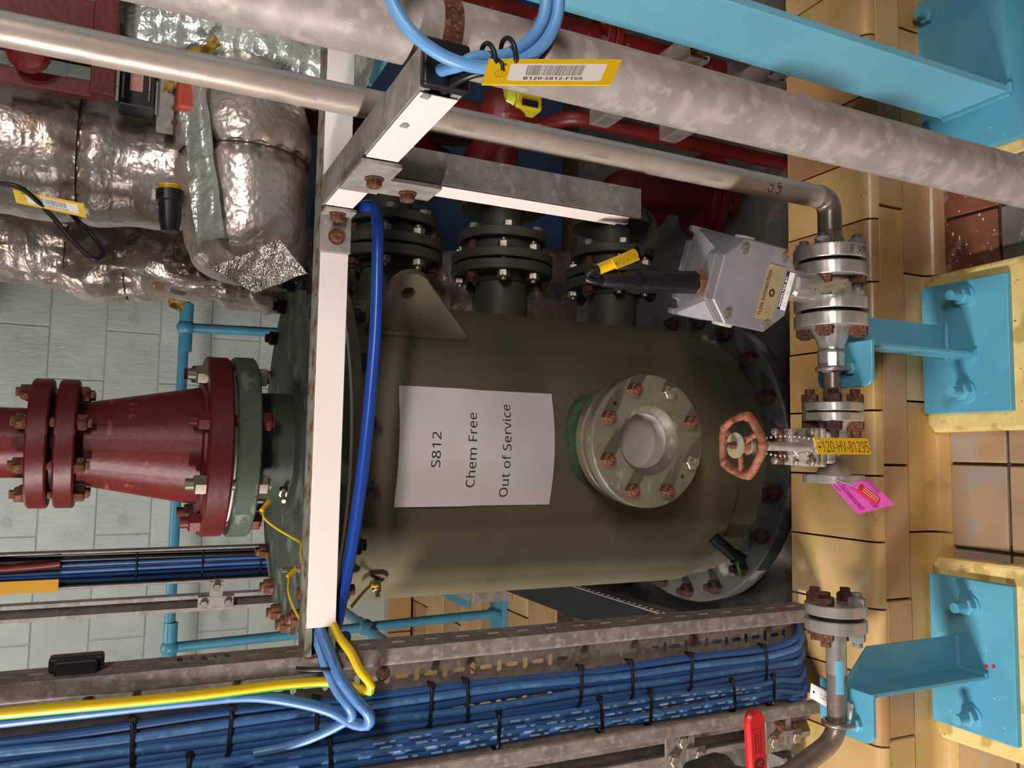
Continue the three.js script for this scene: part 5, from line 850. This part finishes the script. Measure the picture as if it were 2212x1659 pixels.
{
  const h = thing('steel_cabinet', 'navy blue steel cabinet standing behind the red pipes', 'cabinet');
  mesh('sheet', box(0.62, 1.95, 0.0, 0.98, -2.72, -2.4, 0.004), mat({ map: mottled({ a: 0x2b4568, b: 0x263e5e, f: 3 }), rep: 3, rough: 0.5 }), h);
  mesh('stiffener', box(0.62, 1.95, 0.98, 1.0, -2.74, -2.38, 0.003), Mt.galv, h);
  const k = thing('tiled_partition', 'khaki tiled partition wall far right behind the red pipes', 'partition');
  mesh('core', box(0.95, 2.2, 0.0, 1.15, -3.0, -2.95), grout, k);
  const tg = new RoundedBoxGeometry(0.098, 0.148, 0.02, 1, 0.002);
  for (let i = 0; i < 12; i++) for (let j = 0; j < 7; j++) mesh('tile', tg, khaki, k, V(1.0 + i * 0.1, 0.08 + j * 0.15, -2.945));
  for (const [i, y] of [[0, 0.55], [1, 0.38]]) {
    const s = thing('strut_end', ['galvanised strut with painted end behind the blue column, upper of two', 'galvanised strut with painted end behind the blue column, lower of two'][i], 'strut', 'strut ends behind the blue column');
    mesh('channel', strut(0.316), Mt.galvDirty, s, V(0.672, y - 0.02, -1.346), basisQ(X, Z, nY).premultiply(new THREE.Quaternion()));
    mesh('painted_lip', merge([box(0.661 - 0.0075, 0.661, y - 0.0615, y - 0.06, -1.031, -1.029), box(0.683, 0.683 + 0.0075, y - 0.0615, y - 0.06, -1.031, -1.029)]), Mt.blueBeam, s);
  }
}
single('blue_strap', box(0.93, 0.962, 0.8, 1.8995, -2.05, -2.04, 0.002), Mt.hose, 'dark blue flat strap hanging in the gap right of the strut', 'strap');
single('blue_bracket', new RoundedBoxGeometry(0.1, 0.022, 0.012, 1, 0.001).rotateZ(-0.52).translate(0.755, 0.92, -1.5), Mt.blueBeam, 'short light blue bracket bar seen in the gap under the galvanised post', 'bracket');

{
  const d = thing('shade_deck', 'added unseen steel deck above the foil lagging that shades the recess', 'platform');  // unseen deck, added overhead to shade the recess right of the vessel
  mesh('deck_plate', box(0.42, 2.2, 1.9, 1.912, -3.85, -1.2, 0.002), Mt.galv, d);
  mesh('edge_beam', box(0.42, 2.2, 1.912, 2.0, -1.22, -1.2, 0.002), Mt.red, d); mesh('edge_beam', box(0.42, 0.44, 1.912, 2.0, -3.85, -1.22, 0.002), Mt.red, d);
}

// ---------- tags, labels and small cables ----------
{
  const g = thing('cable_loop', 'coil of two pale blue cables and one black cable leaving the capped strut end', 'cable');
  const loop = (off, z0) => { const p = []; for (let i = 0; i <= 22; i++) { const a = -2.75 + (i / 22) * 5.6; const cx = 0.407, cy = 1.078, r = 0.0665 + off; p.push([cx - r * Math.cos(a) * 0.93, cy - r * Math.sin(a), -0.635 + z0 + 0.014 * Math.sin(a * 0.7)]); } return p; };
  const lp = loop(0, 0), lq = loop(0.011, 0.004);
  mesh('blue_cable', tube([[0.345, 1.096, -0.69], [0.34, 1.096, -0.66], [0.338, 1.087, -0.64], ...lp.slice(11)], 0.0058, 90, 12), Mt.cableSky, g);
  mesh('blue_cable', tube(lq, 0.0058, 90, 12), Mt.cableSky, g);
  mesh('black_cable', tube([[0.332, 1.086, -0.69], [0.3305, 1.085, -0.658], [0.333, 1.074, -0.64], [0.336, 1.06, -0.634], ...loop(0.017, -0.008).slice(13)], 0.0042, 80, 10), Mt.blackCable, g);
  for (const [x, y, z] of [[0.341, 1.064, -0.631], [0.349, 1.046, -0.628]]) mesh('tie', new THREE.TorusGeometry(0.0135, 0.0022, 8, 28).applyQuaternion(new THREE.Quaternion().setFromUnitVectors(Z, V(0.3, -0.95, 0.0).normalize())), Mt.blackPlastic, g, V(x + 0.003, y, z));
}
function ftTag(code) { return canvasTex(1000, 210, (x, w, h) => { x.fillStyle = '#f2c81a'; x.fillRect(0, 0, w, h); x.fillStyle = '#f6f3ee'; x.beginPath(); x.roundRect(170, 38, 730, 140, 12); x.fill(); barcode(x, 300, 50, 430, 82, '#55505a', 77); x.fillStyle = '#3c3740'; fitText(x, code, 520, 156, 470, 34, 'bold PX sans-serif'); x.strokeStyle = '#a88a12'; x.lineWidth = 5; x.beginPath(); for (let i = 0; i < 6; i++) { const a = i / 6 * 6.2832; x.lineTo(112 + 46 * Math.cos(a), 118 + 32 * Math.sin(a)); } x.closePath(); x.stroke(); x.fillStyle = '#a88a12'; x.font = '40px serif'; x.textAlign = 'center'; x.textBaseline = 'middle'; x.fillText('Ex', 112, 120); x.fillStyle = '#6b6658'; x.beginPath(); x.ellipse(120, 46, 22, 13, 0, 0, 7); x.fill(); }); }
{
  const a = thing('equipment_tag', 'yellow tag with barcode reading B120-S812-FT05 hanging from the blue coil', 'tag');
  mesh('plate', sheet([[0.3385, 1.0685, -0.6185], [0.371, 0.93, -0.6205], [0.342, 0.944, -0.6185], [0.313, 1.0755, -0.6165]], null, 0.0018), printMat(ftTag('B120-S812-FT05'), 0.35), a);
  mesh('strap', tube([[0.345, 1.062, -0.627], [0.336, 1.0575, -0.616], [0.331, 1.0565, -0.6165]], 0.0017, 12, 8), Mt.blackPlastic, a);
  const b = thing('equipment_tag', 'yellow tag with barcode reading B120-S812-FT02 hanging among the foil lagging', 'tag');
  mesh('plate', sheet([[0.3474, 1.4932, -1.28], [0.3396, 1.4063, -1.28], [0.3201, 1.4012, -1.28], [0.3292, 1.4878, -1.28]], null, 0.0018), printMat(ftTag('B120-S812-FT02'), 0.4), b);
  single('black_wire', tube([[0.36, 1.62, -1.3], [0.352, 1.515, -1.28], [0.3496, 1.4852, -1.275], [0.3207, 1.4476, -1.285], [0.2824, 1.4143, -1.285], [0.2626, 1.3873, -1.285], [0.2738, 1.3779, -1.29], [0.2987, 1.3921, -1.3], [0.3162, 1.4104, -1.3], [0.34, 1.43, -1.32]], 0.0035, 80, 10), Mt.blackCable, 'thin black wire loop hanging below the upper barcode tag', 'wire');
  const c = thing('level_switch', 'black plastic probe with yellow collar hanging under the foil elbow', 'sensor');
  mesh('body', lathe([[0, 0], [0.014, 0], [0.0175, 0.018], [0.0185, 0.05], [0.022, 0.052], [0.022, 0.07], [0, 0.07]], 30), Mt.blackPlastic, c, V(0.356, 1.285, -1.45), quatTo(V(1, 0.05, 0)));
  mesh('collar', lathe([[0, 0], [0.019, 0], [0.019, 0.008], [0, 0.008]], 28), Mt.yellow, c, V(0.4265, 1.2885, -1.45), quatTo(V(1, 0.05, 0)));
}
{
  const t = canvasTex(900, 260, (x, w, h) => { x.fillStyle = '#e8b913'; x.fillRect(0, 0, w, h); x.fillStyle = '#4a2e14'; x.save(); x.translate(490, 140); x.scale(0.62, 1); x.font = '220px sans-serif'; x.textAlign = 'center'; x.textBaseline = 'middle'; const m = x.measureText('120-HV-81295').width; x.scale(1290 / m, 1.1); x.fillText('120-HV-81295', 0, 0); x.restore(); x.font = '80px sans-serif'; x.textAlign = 'center'; x.fillText('B', 56, 90); x.fillStyle = '#2a1c10'; x.beginPath(); x.arc(56, 150, 20, 0, 7); x.fill(); });
  const g = thing('valve_tag', 'yellow engraved tag reading 120-HV-81295 chained to the gate valve', 'tag');
  mesh('plate', sheet([[0.0256, 0.4409, -0.86], [0.0267, 0.3299, -0.862], [0.0026, 0.3237, -0.86], [0.0018, 0.435, -0.858]], null, 0.0018), printMat(t, 0.35), g);
  const bead = new THREE.SphereGeometry(0.0021, 10, 8), ch = [[0.0225, 0.497, -0.905], [0.0265, 0.482, -0.89], [0.0272, 0.4647, -0.88], [0.025, 0.447, -0.868], [0.0215, 0.434, -0.858]], cj = [[0.003, 0.497, -0.905], [-0.001, 0.482, -0.89], [-0.0007, 0.4652, -0.88], [0.003, 0.449, -0.87], [0.009, 0.437, -0.86]];
  for (const L of [ch, cj]) { const c = new THREE.CatmullRomCurve3(L.map((p) => V(...p))); for (let i = 0; i <= 12; i++) mesh('bead', bead, Mt.steel, g, c.getPointAt(i / 12)); }
}
{
  const t = canvasTex(600, 420, (x, w, h) => { x.fillStyle = '#d758b8'; x.fillRect(0, 0, w, h); x.fillStyle = '#4a1440'; fitText(x, 'DECOMMISSIONED', 290, 330, 500, 74, 'bold PX sans-serif'); x.font = '80px serif'; x.textAlign = 'left'; x.fillText('ARTIS', 330, 190); x.fillStyle = '#2c1028'; for (let k = 0; k < 4; k++) { x.beginPath(); x.ellipse(40 + k * 34, 400 - k * 4, 7, 13, 0.6, 0, 7); x.fill(); } });
  const g = thing('decommission_tag', 'pink plastic tag reading DECOMMISSIONED hanging from the open valve flange', 'tag');
  mesh('plate', sheet([[-0.0365, 0.306, -0.878], [-0.0734, 0.2668, -0.868], [-0.088, 0.3257, -0.886], [-0.0425, 0.372, -0.894]], null, 0.0008), printMat(t, 0.4), g);
  const l = thing('seal_lock', 'small red plastic wire seal lying on the pink tag', 'seal');
  mesh('lock', new RoundedBoxGeometry(0.012, 0.04, 0.006, 2, 0.0015), Mt.redPlastic, l, V(-0.0575, 0.318, -0.871), quatTo(V(0.5, 0.78, -0.12)));
  mesh('ribs', merge([0, 1, 2].map((i) => box(-0.0035 + i * 0.003, -0.0025 + i * 0.003, -0.016, 0.016, 0.003, 0.0036))), mat({ color: 0xf0b8b0, rough: 0.4 }), l, V(-0.0575, 0.318, -0.871), quatTo(V(0.5, 0.78, -0.12)));
  mesh('wire', tube([[-0.036, 0.365, -0.893], [-0.043, 0.347, -0.88], [-0.05, 0.332, -0.872]], 0.0011, 20, 6), Mt.steel, l);
}
{
  const t = canvasTex(640, 200, (x, w, h) => { x.fillStyle = '#eceae6'; x.fillRect(0, 0, w, h); x.fillStyle = '#2b2a28'; x.beginPath(); x.arc(56, 96, 17, 0, 7); x.fill(); x.font = '88px sans-serif'; x.save(); x.translate(330, 130); x.scale(0.72, 1); x.textAlign = 'center'; x.fillText('120-F     001', 0, 0); x.restore(); });
  const WT = [[-0.3701, 0.3085, -0.9998], [-0.381, 0.3085, -0.9166], [-0.4049, 0.3085, -0.9206], [-0.3938, 0.3085, -1.0031]];
  const g = thing('pipe_tag', 'white plastic tag starting 120-F wedged behind the bent drain pipe', 'tag');
  mesh('plate', sheet(WT, null, 0.0015), printMat(t, 0.4), g);
  const m = thing('metal_tag', 'small stamped metal tag hanging in front of the ball valve body', 'tag');
  const tt = canvasTex(400, 110, (x, w, h) => { x.fillStyle = '#b3a98d'; x.fillRect(0, 0, w, h); x.fillStyle = '#6d6450'; x.font = '34px sans-serif'; x.textAlign = 'center'; x.fillText('FV-81251', 200, 68); x.fillStyle = '#4b4436'; for (const a of [24, 376]) { x.beginPath(); x.arc(a, 55, 9, 0, 7); x.fill(); } });
  mesh('plate', sheet([[0.2493, 0.4378, -0.86], [0.266, 0.3667, -0.86], [0.2513, 0.3719, -0.86], [0.2341, 0.439, -0.86]], null, 0.001), printMat(tt, 0.35, { metalness: 0.4 }), m);
}
// earth bonding wires on the lid and shell
{
  const wire = (nm, pts, label, lug) => { const g = thing('bonding_wire', label, 'wire', 'earth bonding wires'); mesh('wire', tube(pts, 0.0022, 60, 10), Mt.yellowCable, g); mesh('green_stripe', tube(pts.map(([x, y, z]) => [x - 0.0009, y - 0.0007, z + 0.0003]), 0.0019, 60, 8), Mt.greenStripe, g); for (const [p, d] of lug) mesh('lug', rod(V(...p), V(...d), 0.0042, 12), Mt.yellow, g); };
  wire('', [[-0.106, 1.112, -1.46], [-0.122, 1.113, -1.45], [-0.14, 1.094, -1.44], [-0.155, 1.07, -1.43], [-0.165, 1.056, -1.41], [-0.18, 1.058, -1.4], [-0.2, 1.056, -1.392]], 'thin yellow green wire bridging the red pipe neck and the lid', [[[-0.097, 1.102, -1.47], [-0.112, 1.116, -1.455]]]);
  wire('', [[-0.212, 1.08, -1.375], [-0.235, 1.083, -1.36], [-0.262, 1.075, -1.345], [-0.285, 1.062, -1.33], [-0.305, 1.045, -1.32]], 'green and yellow wire running along the lid rim to the strut end', [[[-0.203, 1.068, -1.382], [-0.215, 1.082, -1.374]]]);
  wire('', [[-0.235, 0.935, -1.385], [-0.243, 0.95, -1.375], [-0.255, 0.968, -1.36], [-0.265, 0.985, -1.34]], 'short yellow wire on the earth boss under the top flange', [[[-0.24, 0.925, -1.39], [-0.237, 0.94, -1.382]]]);
  const g = thing('cable_gland', 'black cable gland with green wire at the foot of the vessel', 'gland');
  mesh('gland', merge([rod(V(-0.175, 0.21, -1.36), V(-0.215, 0.165, -1.345), 0.013, 16), rod(V(-0.215, 0.165, -1.345), V(-0.225, 0.15, -1.34), 0.017, 6)]), Mt.blackPlastic, g);
  mesh('wire', tube([[-0.222, 0.155, -1.338], [-0.23, 0.17, -1.33], [-0.245, 0.165, -1.33], [-0.26, 0.15, -1.34]], 0.003, 24, 8), Mt.greenStripe, g);
}

// ---------- put every top-level thing's origin at its base ----------
scene.updateMatrixWorld(true);
for (const o of tops) {
  const bb = new THREE.Box3().setFromObject(o); if (bb.isEmpty()) continue;
  const base = V((bb.min.x + bb.max.x) / 2, bb.min.y, (bb.min.z + bb.max.z) / 2);
  if (o.isMesh) { o.geometry.translate(-base.x, -base.y, -base.z); for (const c of o.children) c.position.sub(base); o.position.copy(base); }
  else { for (const c of o.children) c.position.sub(base); o.position.copy(base); }
}
renderer.render(scene, camera);
